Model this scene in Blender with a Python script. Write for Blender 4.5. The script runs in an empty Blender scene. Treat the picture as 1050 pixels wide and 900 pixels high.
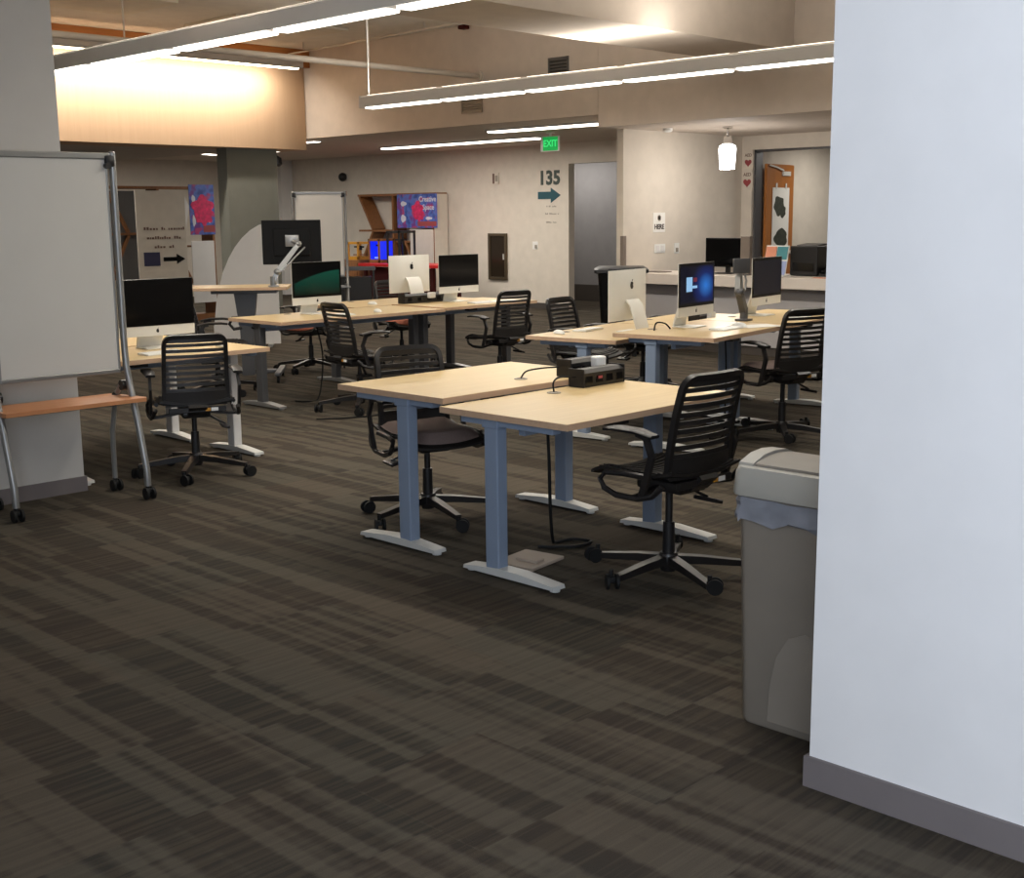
import bpy, bmesh, math, random
from mathutils import Vector, Matrix
random.seed(7)
SC = bpy.context.scene
COL = SC.collection
PI = math.pi
R = math.radians

# ------------------------------------------------------------------ materials
def lin(c):
    out = []
    for v in c[:3]:
        v = v / 255.0
        out.append(v / 12.92 if v <= 0.04045 else ((v + 0.055) / 1.055) ** 2.4)
    return (out[0], out[1], out[2], 1.0)

class NT:
    """small wrapper that wires shader nodes"""
    def __init__(self, name):
        self.m = bpy.data.materials.new(name)
        self.m.use_nodes = True
        self.t = self.m.node_tree
        self.t.nodes.clear()
        self.out = self.t.nodes.new('ShaderNodeOutputMaterial')
    def node(self, kind, **kw):
        n = self.t.nodes.new(kind)
        for k, v in kw.items():
            setattr(n, k, v)
        return n
    def link(self, a, b):
        self.t.links.new(a, b)
    def setin(self, sock, v):
        if hasattr(v, 'is_output'):
            self.link(v, sock)
        else:
            sock.default_value = v
    def math(self, op, a, b=0.0, c=0.0):
        n = self.node('ShaderNodeMath', operation=op)
        self.setin(n.inputs[0], a)
        self.setin(n.inputs[1], b)
        if len(n.inputs) > 2:
            self.setin(n.inputs[2], c)
        return n.outputs[0]
    def coords(self):
        tc = self.node('ShaderNodeTexCoord')
        sp = self.node('ShaderNodeSeparateXYZ')
        self.link(tc.outputs['Object'], sp.inputs[0])
        return tc.outputs['Object'], sp.outputs[0], sp.outputs[1], sp.outputs[2]
    def vec(self, x, y, z=0.0):
        n = self.node('ShaderNodeCombineXYZ')
        self.setin(n.inputs[0], x); self.setin(n.inputs[1], y); self.setin(n.inputs[2], z)
        return n.outputs[0]
    def noise(self, vec, scale, detail=2.0, rough=0.5):
        n = self.node('ShaderNodeTexNoise')
        if vec is not None:
            self.link(vec, n.inputs['Vector'])
        n.inputs['Scale'].default_value = scale
        n.inputs['Detail'].default_value = detail
        n.inputs['Roughness'].default_value = rough
        return n.outputs['Fac']
    def ramp(self, fac, stops, interp='LINEAR'):
        n = self.node('ShaderNodeValToRGB')
        n.color_ramp.interpolation = interp
        e = n.color_ramp.elements
        while len(e) < len(stops):
            e.new(0.5)
        for i, (p, c) in enumerate(stops):
            e[i].position = p
            e[i].color = c
        self.link(fac, n.inputs[0])
        return n.outputs[0]
    def mix(self, fac, a, b):
        n = self.node('ShaderNodeMix', data_type='RGBA')
        self.setin(n.inputs[0], fac)
        self.setin(n.inputs[6], a)
        self.setin(n.inputs[7], b)
        return n.outputs[2]
    def principled(self, color, rough=0.5, metal=0.0, spec=0.5, bump=None, bump_s=0.2, bump_d=0.002):
        p = self.node('ShaderNodeBsdfPrincipled')
        self.setin(p.inputs['Base Color'], color)
        self.setin(p.inputs['Roughness'], rough)
        p.inputs['Metallic'].default_value = metal
        p.inputs['Specular IOR Level'].default_value = spec
        if bump is not None:
            b = self.node('ShaderNodeBump')
            b.inputs['Strength'].default_value = bump_s
            b.inputs['Distance'].default_value = bump_d
            self.link(bump, b.inputs['Height'])
            self.link(b.outputs[0], p.inputs['Normal'])
        self.link(p.outputs[0], self.out.inputs[0])
        return p

def paint(name, c, rough=0.5, metal=0.0, spec=0.5, var=0.04, scale=6.0, bump=0.0, bscale=200.0):
    """plain coloured surface with a little procedural mottling"""
    n = NT(name)
    vec = n.coords()[0]
    f = n.noise(vec, scale, 3.0)
    a = lin(c)
    lo = tuple(v * (1 - var) for v in a[:3]) + (1,)
    hi = tuple(min(1, v * (1 + var)) for v in a[:3]) + (1,)
    col = n.ramp(f, [(0.3, lo), (0.7, hi)])
    b = n.noise(vec, bscale, 2.0) if bump else None
    n.principled(col, rough, metal, spec, b, bump, 0.001)
    return n.m

def glow(name, c, strength, base=(230, 230, 230)):
    n = NT(name)
    p = n.principled(lin(base), 0.5)
    p.inputs['Emission Color'].default_value = lin(c)
    p.inputs['Emission Strength'].default_value = strength
    return n.m

def wood(name, c1, c2, along=0, rough=0.4, scale=3.0):
    n = NT(name)
    v, x, y, z = n.coords()
    s = [n.math('MULTIPLY', q, f) for q, f in zip((x, y, z), [(0.6 if i == along else 14.0) for i in range(3)])]
    f = n.noise(n.vec(*s), scale, 4.0, 0.6)
    col = n.ramp(f, [(0.3, lin(c1)), (0.72, lin(c2))])
    n.principled(col, rough, 0.0, 0.4, f, 0.05)
    return n.m

def carpet():
    n = NT('carpet_tiles')
    v, x, y, z = n.coords()
    tx = n.math('FLOOR', n.math('DIVIDE', x, 0.5))
    wn1 = n.node('ShaderNodeTexWhiteNoise', noise_dimensions='1D')
    n.link(tx, wn1.inputs['W'])
    ty = n.math('FLOOR', n.math('ADD', n.math('DIVIDE', y, 0.52), n.math('MULTIPLY', n.math('FLOOR', n.math('MULTIPLY', wn1.outputs['Value'], 2.99)), 0.333)))
    wn2 = n.node('ShaderNodeTexWhiteNoise', noise_dimensions='1D')
    n.link(ty, wn2.inputs['W'])
    h = wn2.outputs['Value']
    wn3 = n.node('ShaderNodeTexWhiteNoise', noise_dimensions='2D')
    n.link(n.vec(tx, ty), wn3.inputs['Vector'])
    h2 = wn3.outputs['Value']
    # bands run along Y; the pattern steps sideways at every tile seam
    bx = n.math('ADD', n.math('MULTIPLY', x, 9.5), n.math('ADD', n.math('MULTIPLY', h, 0.9), n.math('MULTIPLY', h2, 0.5)))
    wig = n.noise(n.vec(n.math('MULTIPLY', x, 1.5), n.math('MULTIPLY', y, 36.0), h), 1.0, 2.0)
    band = n.noise(n.vec(bx, n.math('MULTIPLY', ty, 0.22), 0.0), 1.0, 1.2)
    bw = n.math('ADD', band, n.math('MULTIPLY', n.math('SUBTRACT', wig, 0.5), 0.13))
    light = n.ramp(bw, [(0.46, (0, 0, 0, 1)), (0.545, (1, 1, 1, 1))])
    tone = n.noise(n.vec(n.math('MULTIPLY', x, 1.6), n.math('MULTIPLY', y, 0.9), n.math('MULTIPLY', h2, 6.0)), 1.0, 1.0)
    dark = n.ramp(tone, [(0.38, lin((56, 49, 43))), (0.62, lin((51, 49, 44)))])
    lite = n.ramp(tone, [(0.35, lin((88, 80, 69))), (0.65, lin((85, 80, 70)))])
    stri = n.noise(n.vec(n.math('MULTIPLY', x, 1.2), n.math('MULTIPLY', y, 36.0), 0.0), 1.0, 2.0, 0.7)
    sm = n.ramp(stri, [(0.42, (0, 0, 0, 1)), (0.60, (1, 1, 1, 1))])
    dk = n.mix(n.math('MULTIPLY', sm, 0.55), dark, lin((82, 73, 60)))
    lt = n.mix(n.math('MULTIPLY', n.math('SUBTRACT', 1.0, sm), 0.28), lite, lin((58, 50, 42)))
    col = n.mix(light, dk, lt)
    pile = n.noise(v, 330.0, 2.0)
    col = n.mix(n.math('MULTIPLY', pile, 0.35), col, lin((52, 47, 40)))
    n.principled(col, 0.95, 0.0, 0.12, pile, 0.5, 0.004)
    return n.m

def slatted_screen(name, fn, strength):
    pass

M = {}
M['carpet'] = carpet()
M['wall'] = paint('warm_white_wall_paint', (214, 205, 192), 0.75, spec=0.25, bump=0.04)
M['wall_white'] = paint('white_wall_paint', (222, 220, 218), 0.7, spec=0.25, var=0.02, bump=0.04)
M['ceiling'] = paint('ceiling_paint', (224, 219, 210), 0.8, spec=0.2)
M['ceiling_grey'] = paint('low_ceiling_paint', (188, 180, 170), 0.8, spec=0.2)
M['soffit'] = paint('soffit_paint', (204, 192, 180), 0.75, spec=0.2)
M['tan'] = wood('tan_veneer_panel', (192, 162, 132), (197, 167, 137), 2, 0.85)
M['orange'] = wood('orange_wood_trim', (150, 92, 44), (172, 110, 56), 0, 0.45)
M['grey_wall'] = paint('grey_wall_paint', (150, 148, 150), 0.75, spec=0.2)
M['pier'] = paint('grey_green_pier_paint', (122, 123, 115), 0.7, spec=0.25)
M['base'] = paint('grey_rubber_baseboard', (112, 105, 104), 0.55, spec=0.3)
M['base_dark'] = paint('dark_rubber_baseboard', (78, 72, 68), 0.55, spec=0.3)
M['maple'] = wood('maple_laminate', (192, 166, 119), (202, 177, 131), 0, 0.36)
M['edge'] = wood('maple_edge_band', (190, 158, 128), (198, 166, 138), 0, 0.4)
M['platinum'] = paint('platinum_painted_steel', (130, 144, 164), 0.42, 0.0, 0.5, 0.02)
M['foot_white'] = paint('pale_grey_painted_steel', (196, 196, 192), 0.4, 0.0, 0.5, 0.02)
M['grey_metal'] = paint('satin_grey_metal', (150, 150, 148), 0.35, 0.6, 0.5, 0.03)
M['dark_metal'] = paint('dark_grey_metal', (92, 92, 94), 0.4, 0.4, 0.5, 0.03)
M['alu'] = paint('brushed_aluminium', (224, 222, 214), 0.34, 0.12, 0.5, 0.02)
M['chrome'] = paint('polished_metal', (215, 215, 215), 0.12, 1.0)
M['black'] = paint('black_plastic', (26, 25, 26), 0.42, 0.0, 0.5, 0.1, 30)
M['blacker'] = paint('black_gloss', (10, 10, 11), 0.16, 0.0, 0.5)
M['chair_black'] = paint('black_nylon', (30, 28, 28), 0.36, 0.0, 0.55, 0.1, 20)
M['seat_black'] = paint('black_woven_seat', (34, 31, 29), 0.5, 0.0, 0.45, 0.2, 160, 0.3)
M['seat_grey'] = paint('taupe_seat_fabric', (122, 106, 100), 0.8, 0.0, 0.2, 0.08, 120, 0.3)
M['matte_black'] = paint('matte_black_shell', (14, 14, 15), 0.6, spec=0.2)
M['left_wall'] = paint('pale_grey_wall_paint', (186, 183, 178), 0.7, spec=0.25, var=0.02, bump=0.04)
M['salmon'] = paint('salmon_seat_fabric', (196, 120, 96), 0.85, 0.0, 0.2, 0.08, 60, 0.3)
M['rubber'] = paint('black_rubber', (20, 20, 20), 0.7, 0.0, 0.3)
M['white_plastic'] = paint('white_plastic', (232, 232, 228), 0.35, 0.0, 0.5, 0.02)
M['paper'] = paint('white_paper', (232, 230, 224), 0.7, 0.0, 0.2, 0.02)
M['board'] = paint('whiteboard_enamel', (206, 203, 196), 0.3, 0.0, 0.4, 0.02, 3)
M['screen_off'] = paint('unlit_display_glass', (7, 7, 8), 0.1, 0.0, 0.5)
M['can'] = paint('taupe_grey_plastic', (126, 118, 107), 0.5, 0.0, 0.4, 0.03)
M['lid'] = paint('grey_lid_plastic', (156, 152, 142), 0.42, 0.0, 0.45, 0.03)
M['shelf_wood'] = wood('reddish_beech', (182, 124, 84), (196, 138, 96), 0, 0.4)
M['walnut'] = wood('brown_plywood', (120, 78, 46), (142, 96, 58), 2, 0.5)
M['door_wood'] = wood('orange_oak_door', (160, 98, 40), (178, 112, 50), 2, 0.4)
M['counter'] = paint('pale_counter_laminate', (216, 206, 196), 0.45, 0.0, 0.4, 0.02)
M['counter_front'] = paint('pale_grey_counter_front', (176, 172, 172), 0.55, 0.0, 0.3, 0.02)
M['post'] = paint('brown_grey_divider', (128, 116, 106), 0.5)
M['red'] = paint('red_laminate', (190, 28, 30), 0.4)
M['maroon'] = paint('maroon_fabric', (62, 22, 20), 0.9, spec=0.15)
M['yellow'] = paint('amber_plastic', (196, 138, 40), 0.45)
M['teal'] = paint('teal_sign_vinyl', (14, 74, 86), 0.5)
M['digit'] = paint('dark_green_sign_vinyl', (52, 64, 56), 0.5)
M['faint'] = paint('grey_lettering', (150, 142, 130), 0.6)
M['dark_text'] = paint('dark_lettering', (62, 56, 52), 0.6)
M['brown_text'] = paint('brown_lettering', (112, 84, 72), 0.6)
M['sign_red'] = paint('red_sign_vinyl', (152, 66, 68), 0.5)
M['navy'] = paint('dark_blue_print', (44, 42, 76), 0.6)
M['vent'] = paint('grey_vent_metal', (150, 138, 124), 0.5)
M['vent_dark'] = paint('dark_grille', (92, 90, 88), 0.5)
M['bronze'] = paint('bronze_cabinet_frame', (92, 80, 62), 0.4, 0.5)
M['cabinet_glass'] = paint('dark_cabinet_glass', (46, 38, 30), 0.12)
M['housing'] = paint('white_light_housing', (206, 204, 202), 0.45, spec=0.4, var=0.02)
M['pipe'] = paint('painted_pipe', (196, 186, 174), 0.5)
M['tile_panel'] = paint('acoustic_panel', (224, 216, 202), 0.85, spec=0.15)
M['teal_print'] = paint('teal_print', (70, 140, 150), 0.6)
M['peach_print'] = paint('peach_print', (226, 150, 120), 0.6)
M['blue_print'] = paint('pale_blue_print', (150, 164, 208), 0.6)
M['foliage_print'] = paint('dark_green_print', (52, 56, 44), 0.7, var=0.4, scale=30)
M['liner'] = paint('clear_grey_bin_liner', (118, 120, 126), 0.25, 0.0, 0.5, 0.15, 14)
M['box_beige'] = paint('beige_floor_box', (172, 156, 140), 0.6)
M['lamp'] = glow('lit_diffuser', (255, 248, 236), 5.0)
M['lamp_low'] = glow('lit_recessed_diffuser', (255, 244, 226), 6.0)
M['lamp_cove'] = glow('lit_cove_tube', (255, 236, 200), 14.0)
M['lamp_up'] = glow('lit_upward_diffuser', (255, 238, 214), 4.0)
M['pendant'] = glow('lit_pendant_glass', (255, 250, 244), 8.0)
M['exit'] = glow('lit_green_exit_face', (26, 190, 84), 0.55, (20, 120, 60))
M['exit_text'] = glow('lit_exit_letters', (60, 214, 120), 0.8, (60, 200, 110))
M['printer_blue'] = glow('lit_blue_chamber', (20, 40, 235), 1.0, (20, 30, 120))
M['printer_glow'] = glow('pale_blue_lit_base', (130, 160, 255), 0.9, (150, 170, 230))

def poster_mat():
    n = NT('colourful_poster_print')
    v = n.coords()[0]
    f = n.noise(v, 5.5, 2.0)
    g = n.noise(n.vec(n.math('ADD', n.coords()[1], 7.3), n.coords()[2], n.coords()[3]), 8.0, 1.0)
    c1 = n.ramp(f, [(0.36, lin((44, 66, 140))), (0.5, lin((80, 110, 190))), (0.62, lin((110, 52, 130)))])
    c2 = n.ramp(g, [(0.58, (0, 0, 0, 1)), (0.66, (1, 1, 1, 1))])
    n.principled(n.mix(c2, c1, lin((170, 60, 110))), 0.45)
    return n.m
M['poster'] = poster_mat()
M['poster_pink'] = paint('pink_print', (206, 30, 92), 0.5, var=0.3, scale=18)
M['poster_pale'] = paint('pale_print', (206, 206, 216), 0.5)

def desktop_mat():
    n = NT('lit_blue_desktop')
    v, x, y, z = n.coords()
    d = n.math('SQRT', n.math('ADD', n.math('POWER', n.math('SUBTRACT', x, 0.13), 2.0),
                              n.math('MULTIPLY', n.math('POWER', n.math('SUBTRACT', z, 0.29), 2.0), 1.7)))
    f = n.math('SUBTRACT', 1.0, n.math('MULTIPLY', d, 4.6))
    col = n.ramp(f, [(0.0, lin((4, 8, 30))), (0.45, lin((10, 34, 96))), (0.95, lin((40, 118, 206)))])
    p = n.principled(lin((4, 4, 6)), 0.12)
    n.link(col, p.inputs['Emission Color'])
    p.inputs['Emission Strength'].default_value = 0.9
    return n.m
M['desktop'] = desktop_mat()
M['desktop_window'] = glow('lit_pale_window', (150, 196, 236), 0.9, (10, 10, 10))
M['desktop_red'] = glow('lit_dim_red_icon', (120, 40, 60), 0.7, (10, 10, 10))

def green_mat():
    n = NT('lit_dark_green_wallpaper')
    v, x, y, z = n.coords()
    curve = n.math('ADD', n.math('MULTIPLY', n.math('SUBTRACT', x, 0.0), 0.22),
                   n.math('ADD', 0.345, n.math('MULTIPLY', n.math('POWER', x, 2.0), -0.35)))
    mask = n.ramp(n.math('ADD', 0.5, n.math('MULTIPLY', n.math('SUBTRACT', curve, z), 30.0)), [(0.4, (0, 0, 0, 1)), (0.6, (1, 1, 1, 1))])
    shade = n.ramp(n.math('MULTIPLY', n.math('SUBTRACT', z, 0.15), 4.0), [(0.0, lin((4, 14, 12))), (1.0, lin((22, 84, 66)))])
    col = n.mix(mask, lin((4, 5, 6)), shade)
    p = n.principled(lin((4, 4, 5)), 0.12)
    n.link(col, p.inputs['Emission Color'])
    p.inputs['Emission Strength'].default_value = 0.75
    return n.m
M['green_wall'] = green_mat()
M['navy_screen'] = glow('lit_dark_navy_screen', (22, 22, 34), 0.5, (6, 6, 8))

def glass_pane():
    n = NT('window_glass')
    t = n.node('ShaderNodeBsdfTransparent')
    g = n.node('ShaderNodeBsdfGlossy')
    g.inputs['Roughness'].default_value = 0.03
    fr = n.node('ShaderNodeFresnel')
    mx = n.node('ShaderNodeMixShader')
    n.link(fr.outputs[0], mx.inputs[0]); n.link(t.outputs[0], mx.inputs[1]); n.link(g.outputs[0], mx.inputs[2])
    n.link(mx.outputs[0], n.out.inputs[0])
    return n.m
M['glass'] = glass_pane()

# ------------------------------------------------------------------ mesh building
class MB:
    def __init__(self):
        self.bm = bmesh.new()
        self.mats = []
        self.mi = 0
    def use(self, m):
        if m not in self.mats:
            self.mats.append(m)
        self.mi = self.mats.index(m)
        return self
    def _mark(self, old):
        for f in self.bm.faces:
            if f not in old:
                f.material_index = self.mi
    def box(self, c, s, rot=None, bev=0.0, seg=2):
        n0 = set(self.bm.faces)
        mat = Matrix.Translation(Vector(c))
        if rot is not None:
            mat = mat @ rot.to_4x4()
        mat = mat @ Matrix.Diagonal((s[0], s[1], s[2], 1))
        g = bmesh.ops.create_cube(self.bm, size=1.0, matrix=mat)
        if bev > 0:
            vs = set(g['verts'])
            es = [e for e in self.bm.edges if e.verts[0] in vs and e.verts[1] in vs]
            bmesh.ops.bevel(self.bm, geom=es, offset=bev, segments=seg, affect='EDGES', profile=0.5)
            self.bm.faces.ensure_lookup_table()
        self._mark(n0)
        return self
    def cyl(self, p0, p1, r0, r1=None, seg=16):
        r1 = r0 if r1 is None else r1
        p0, p1 = Vector(p0), Vector(p1)
        d = p1 - p0
        n0 = set(self.bm.faces)
        q = Vector((0, 0, 1)).rotation_difference(d.normalized())
        mat = Matrix.Translation((p0 + p1) / 2) @ q.to_matrix().to_4x4()
        bmesh.ops.create_cone(self.bm, cap_ends=True, segments=seg, radius1=r0, radius2=r1, depth=d.length, matrix=mat)
        self._mark(n0)
        return self
    def ball(self, c, r, s=(1, 1, 1), u=16, v=10):
        n0 = set(self.bm.faces)
        mat = Matrix.Translation(Vector(c)) @ Matrix.Diagonal((s[0], s[1], s[2], 1))
        bmesh.ops.create_uvsphere(self.bm, u_segments=u, v_segments=v, radius=r, matrix=mat)
        self._mark(n0)
        return self
    def faces_from(self, rings, closed=True, caps=True):
        n0 = set(self.bm.faces)
        vr = [[self.bm.verts.new(p) for p in ring] for ring in rings]
        n = len(vr[0])
        for a, b in zip(vr[:-1], vr[1:]):
            for i in range(n if closed else n - 1):
                j = (i + 1) % n
                self.bm.faces.new((a[i], a[j], b[j], b[i]))
        if caps and closed:
            self.bm.faces.new(list(reversed(vr[0])))
            self.bm.faces.new(vr[-1])
        self._mark(n0)
        return self
    def sweep(self, path, section, up=(0, 0, 1), scale=None):
        """sweep a 2-D section (list of (side, up)) along a polyline"""
        path = [Vector(p) for p in path]
        upv = Vector(up)
        rings = []
        for i, p in enumerate(path):
            a = path[max(0, i - 1)]
            b = path[min(len(path) - 1, i + 1)]
            t = (b - a).normalized()
            s = t.cross(upv)
            if s.length < 1e-5:
                s = t.cross(Vector((0, 1, 0)))
            s.normalize()
            u = s.cross(t).normalized()
            k = scale[i] if scale else 1.0
            rings.append([p + s * (q[0] * k) + u * (q[1] * k) for q in section])
        return self.faces_from(rings)
    def tube(self, path, r, seg=8, up=(0, 0, 1), scale=None):
        sec = [(r * math.cos(2 * PI * i / seg), r * math.sin(2 * PI * i / seg)) for i in range(seg)]
        return self.sweep(path, sec, up, scale)
    def bar(self, path, w, h, up=(0, 0, 1), scale=None):
        return self.sweep(path, [(-w / 2, -h / 2), (w / 2, -h / 2), (w / 2, h / 2), (-w / 2, h / 2)], up, scale)
    def prism(self, poly, d0, d1, plane='xz'):
        """extrude a polygon: 'xz' along y, 'xy' along z, 'yz' along x"""
        def P(a, b, d):
            return (a, d, b) if plane == 'xz' else (a, b, d) if plane == 'xy' else (d, a, b)
        return self.faces_from([[P(a, b, d0) for a, b in poly], [P(a, b, d1) for a, b in poly]])
    def lathe(self, prof, c=(0, 0, 0), seg=24):
        rings = [[(c[0] + r * math.cos(2 * PI * i / seg), c[1] + r * math.sin(2 * PI * i / seg), c[2] + z) for i in range(seg)] for r, z in prof]
        return self.faces_from(rings)
    def build(self, name, mat=None, parent=None, smooth=None, loc=None, rotz=None):
        bmesh.ops.recalc_face_normals(self.bm, faces=self.bm.faces)
        me = bpy.data.meshes.new(name)
        self.bm.to_mesh(me)
        self.bm.free()
        if self.mats:
            for m in self.mats:
                me.materials.append(M[m])
        else:
            me.materials.append(M[mat])
        if smooth is not None:
            for p in me.polygons:
                p.use_smooth = True
            try:
                me.set_sharp_from_angle(angle=R(smooth))
            except Exception:
                pass
        o = bpy.data.objects.new(name, me)
        COL.objects.link(o)
        if parent is not None:
            o.parent = parent
        if loc is not None:
            o.location = loc
        if rotz is not None:
            o.rotation_euler = (0, 0, rotz)
        return o

def rz(a):
    return Matrix.Rotation(a, 3, 'Z')
def rx(a):
    return Matrix.Rotation(a, 3, 'X')
def ry(a):
    return Matrix.Rotation(a, 3, 'Y')

def tag(o, label, cat, group=None):
    o['label'] = label
    o['category'] = cat
    if group:
        o['group'] = group
    return o
def stage(o):
    o['kind'] = 'structure'
    return o
def thing(name, label, cat, loc=(0, 0, 0), rotz=0.0, group=None):
    o = bpy.data.objects.new(name, None)
    o.empty_display_size = 0.1
    COL.objects.link(o)
    o.location = loc
    o.rotation_euler = (0, 0, rotz)
    return tag(o, label, cat, group)
def kids(o):
    return [c for c in bpy.data.objects if c.parent == o]
def copy_tree(o, parent=None):
    c = o.copy()
    COL.objects.link(c)
    if parent is not None:
        c.parent = parent
    for k in kids(o):
        copy_tree(k, c)
    return c
def place(src, loc, rotz, label, group=None, used=set()):
    if src.name not in used:
        used.add(src.name)
        o = src
    else:
        o = copy_tree(src)
    o.location = loc
    o.rotation_euler = (0, 0, rotz)
    o['label'] = label
    if group:
        o['group'] = group
    return o
def letters(body, size, depth, mat, name, parent=None, loc=(0, 0, 0), rot=(PI / 2, 0, 0), bold=0.0, align='CENTER', spacing=1.0):
    """writing as a thin solid mesh"""
    cu = bpy.data.curves.new(name, 'FONT')
    cu.body = body
    cu.size = size
    cu.extrude = depth
    cu.offset = bold
    cu.align_x = align
    cu.align_y = 'CENTER'
    cu.space_character = spacing
    cu.resolution_u = 3
    t = bpy.data.objects.new(name + '_tmp', cu)
    COL.objects.link(t)
    dg = bpy.context.evaluated_depsgraph_get()
    me = bpy.data.meshes.new_from_object(t.evaluated_get(dg))
    me.name = name
    bpy.data.objects.remove(t)
    bpy.data.curves.remove(cu)
    me.materials.clear()
    me.materials.append(M[mat])
    o = bpy.data.objects.new(name, me)
    COL.objects.link(o)
    o.location = loc
    o.rotation_euler = rot
    if parent is not None:
        o.parent = parent
    return o
WINDOW_W, ROW_W, ROW_UP, EXPOSURE = 245, 122, 95, 0.0
# ------------------------------------------------------------------ the room
def slab(name, lo, hi, mat, bev=0.0):
    b = MB()
    c = [(a + d) / 2 for a, d in zip(lo, hi)]
    s = [d - a for a, d in zip(lo, hi)]
    b.box(c, s, bev=bev)
    return stage(b.build(name, mat))

HC, LC, SC2 = 3.95, 2.71, 2.565          # high ceiling, low ceiling, ceiling over the counter
slab('floor', (-1.1, -4.2, -0.1), (17.6, 22.6, 0.0), 'carpet')
slab('ceiling', (-1.1, -4.2, HC), (17.6, 22.6, HC + 0.1), 'ceiling')
# lowered ceilings at the back of the room
slab('ceiling_low_east', (11.4, 9.66, LC), (17.5, 22.5, HC), 'soffit')
slab('ceiling_low_counter', (11.38, -4.1, SC2), (17.5, 9.64, HC), 'soffit')
slab('ceiling_low_north', (-0.95, 15.3, 2.6), (11.4, 22.5, HC), 'ceiling_grey')
# beam that crosses the high ceiling
slab('ceiling_beam', (4.2, 7.05, 3.18), (11.38, 8.0, HC), 'soffit', 0.004)
# tan veneer bulkhead with its orange wood trim, its end curving back
b = MB()
pts = [(-0.95, 15.2), (10.9, 15.2), (11.2, 15.22), (11.39, 15.28)] 
b.prism(pts + [(11.39, 15.9), (-0.95, 15.9)], 2.545, HC, 'xy')
stage(b.build('wall_north_veneer', 'tan', smooth=30))
slab('trim_1', (-0.95, 15.12, 3.70), (11.385, 15.2, HC), 'orange', 0.004)
# far walls
b = MB()
b.box((15.57, (13.757 + 22.4) / 2, LC / 2), (0.14, 22.4 - 13.757, LC))
b.box((15.57, (9.86 + 11.7) / 2, LC / 2), (0.14, 11.7 - 9.86, LC))
b.box((15.57, (11.7 + 13.757) / 2, (2.385 + LC) / 2), (0.14, 13.757 - 11.7, LC - 2.385))
stage(b.build('wall_east', 'wall'))
slab('wall_partition', (11.8, 9.60, 0), (17.4, 9.70, LC), 'wall')
b = MB()
b.box((14.37, (9.44 + 9.60) / 2, SC2 / 2), (0.14, 9.60 - 9.44, SC2))
b.box((14.37, (7.2 + 9.44) / 2, (2.385 + SC2) / 2), (0.14, 2.24, SC2 - 2.385))
b.box((14.37, (-4.1 + 7.2) / 2, SC2 / 2), (0.14, 11.3, SC2))
stage(b.build('wall_office', 'wall'))
slab('wall_office_back', (17.4, -4.1, 0), (17.5, 22.5, HC), 'grey_wall')
slab('wall_north', (-0.95, 22.4, 0), (17.5, 22.5, HC), 'wall')
slab('wall_south', (-1.05, -4.2, 0), (17.6, -4.1, HC), 'wall_white')
slab('wall_right', (2.88, -4.1, 0), (3.02, 1.669, HC), 'wall_white')
slab('wall_left', (-0.95, 6.79, 0), (3.36, 7.05, HC), 'left_wall')
slab('wall_pier', (10.05, 15.35, 0), (10.9, 15.6, 2.6), 'pier')
slab('wall_column', (15.2, 21.3, 0), (15.49, 21.75, LC), 'wall_white')
# baseboards
slab('baseboard_right', (2.868, -4.0, 0), (2.88, 1.681, 0.088), 'base')
slab('baseboard_right_end', (2.88, 1.669, 0), (3.032, 1.681, 0.088), 'base')
slab('baseboard_left', (-0.95, 6.778, 0), (3.372, 6.79, 0.088), 'base')
slab('baseboard_left_end', (3.36, 6.79, 0), (3.372, 7.05, 0.088), 'base')
slab('baseboard_east', (15.488, 13.757, 0), (15.5, 21.2, 0.10), 'base_dark')
slab('baseboard_corridor', (17.388, 9.9, 0), (17.4, 16.0, 0.30), 'base_dark')
slab('baseboard_pier', (10.04, 15.338, 0), (10.912, 15.35, 0.09), 'base_dark')
# window wall on the left, behind the camera
WX = -1.0
b = MB()
b.box((WX, -1.5, 0.4), (0.1, 5.2, 0.8)); b.box((WX, -1.5, (3.4 + HC) / 2), (0.1, 5.2, HC - 3.4))
b.box((WX, -3.85, 2.1), (0.1, 0.5, 2.6)); b.box((WX, 0.85, 2.1), (0.1, 0.5, 2.6))
b.box((WX, 3.95, HC / 2), (0.1, 5.7, HC)); b.box((WX, 14.7, HC / 2), (0.1, 15.6, HC))
stage(b.build('wall_west', 'wall_white'))
y0, y1 = -3.6, 0.6
b = MB()
for k in range(4):
    b.box((WX, y0 + (y1 - y0) * k / 3, 2.1), (0.08, 0.05, 2.6))
for z in (0.82, 2.4, 3.38):
    b.box((WX, (y0 + y1) / 2, z), (0.08, y1 - y0, 0.05))
w = stage(b.build('window_1', 'grey_metal'))
g = MB(); g.box((WX, (y0 + y1) / 2, 2.1), (0.008, y1 - y0 - 0.05, 2.55)); g.build('pane', 'glass', w)

# office door standing open behind the counter
d = bpy.data.objects.new('door_1', None); COL.objects.link(d); d.location = (14.54, 9.36, 0); d.rotation_euler = (0, 0, R(9)); stage(d)
b = MB(); b.box((0.46, 0.022, 1.11), (0.90, 0.044, 2.2), bev=0.003); b.build('door_panel', 'door_wood', d)
b = MB(); b.box((0.62, -0.012, 2.09), (0.26, 0.024, 0.06), bev=0.004); b.bar([(0.5, -0.02, 2.13), (0.25, -0.02, 2.17), (0.05, -0.02, 2.19)], 0.02, 0.02); b.build('door_closer', 'alu', d)
b = MB(); b.cyl((0.84, 0, 1.02), (0.84, -0.05, 1.02), 0.024); b.tube([(0.84, -0.05, 1.02), (0.78, -0.055, 1.02), (0.72, -0.05, 1.02)], 0.01); b.build('door_handle', 'alu', d)
b = MB()
b.box((14.43, 9.425, 1.19), (0.16, 0.03, 2.385)); b.box((14.43, 8.32, 2.375), (0.16, 2.24, 0.03))
stage(b.build('trim_2', 'dark_metal'))
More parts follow.
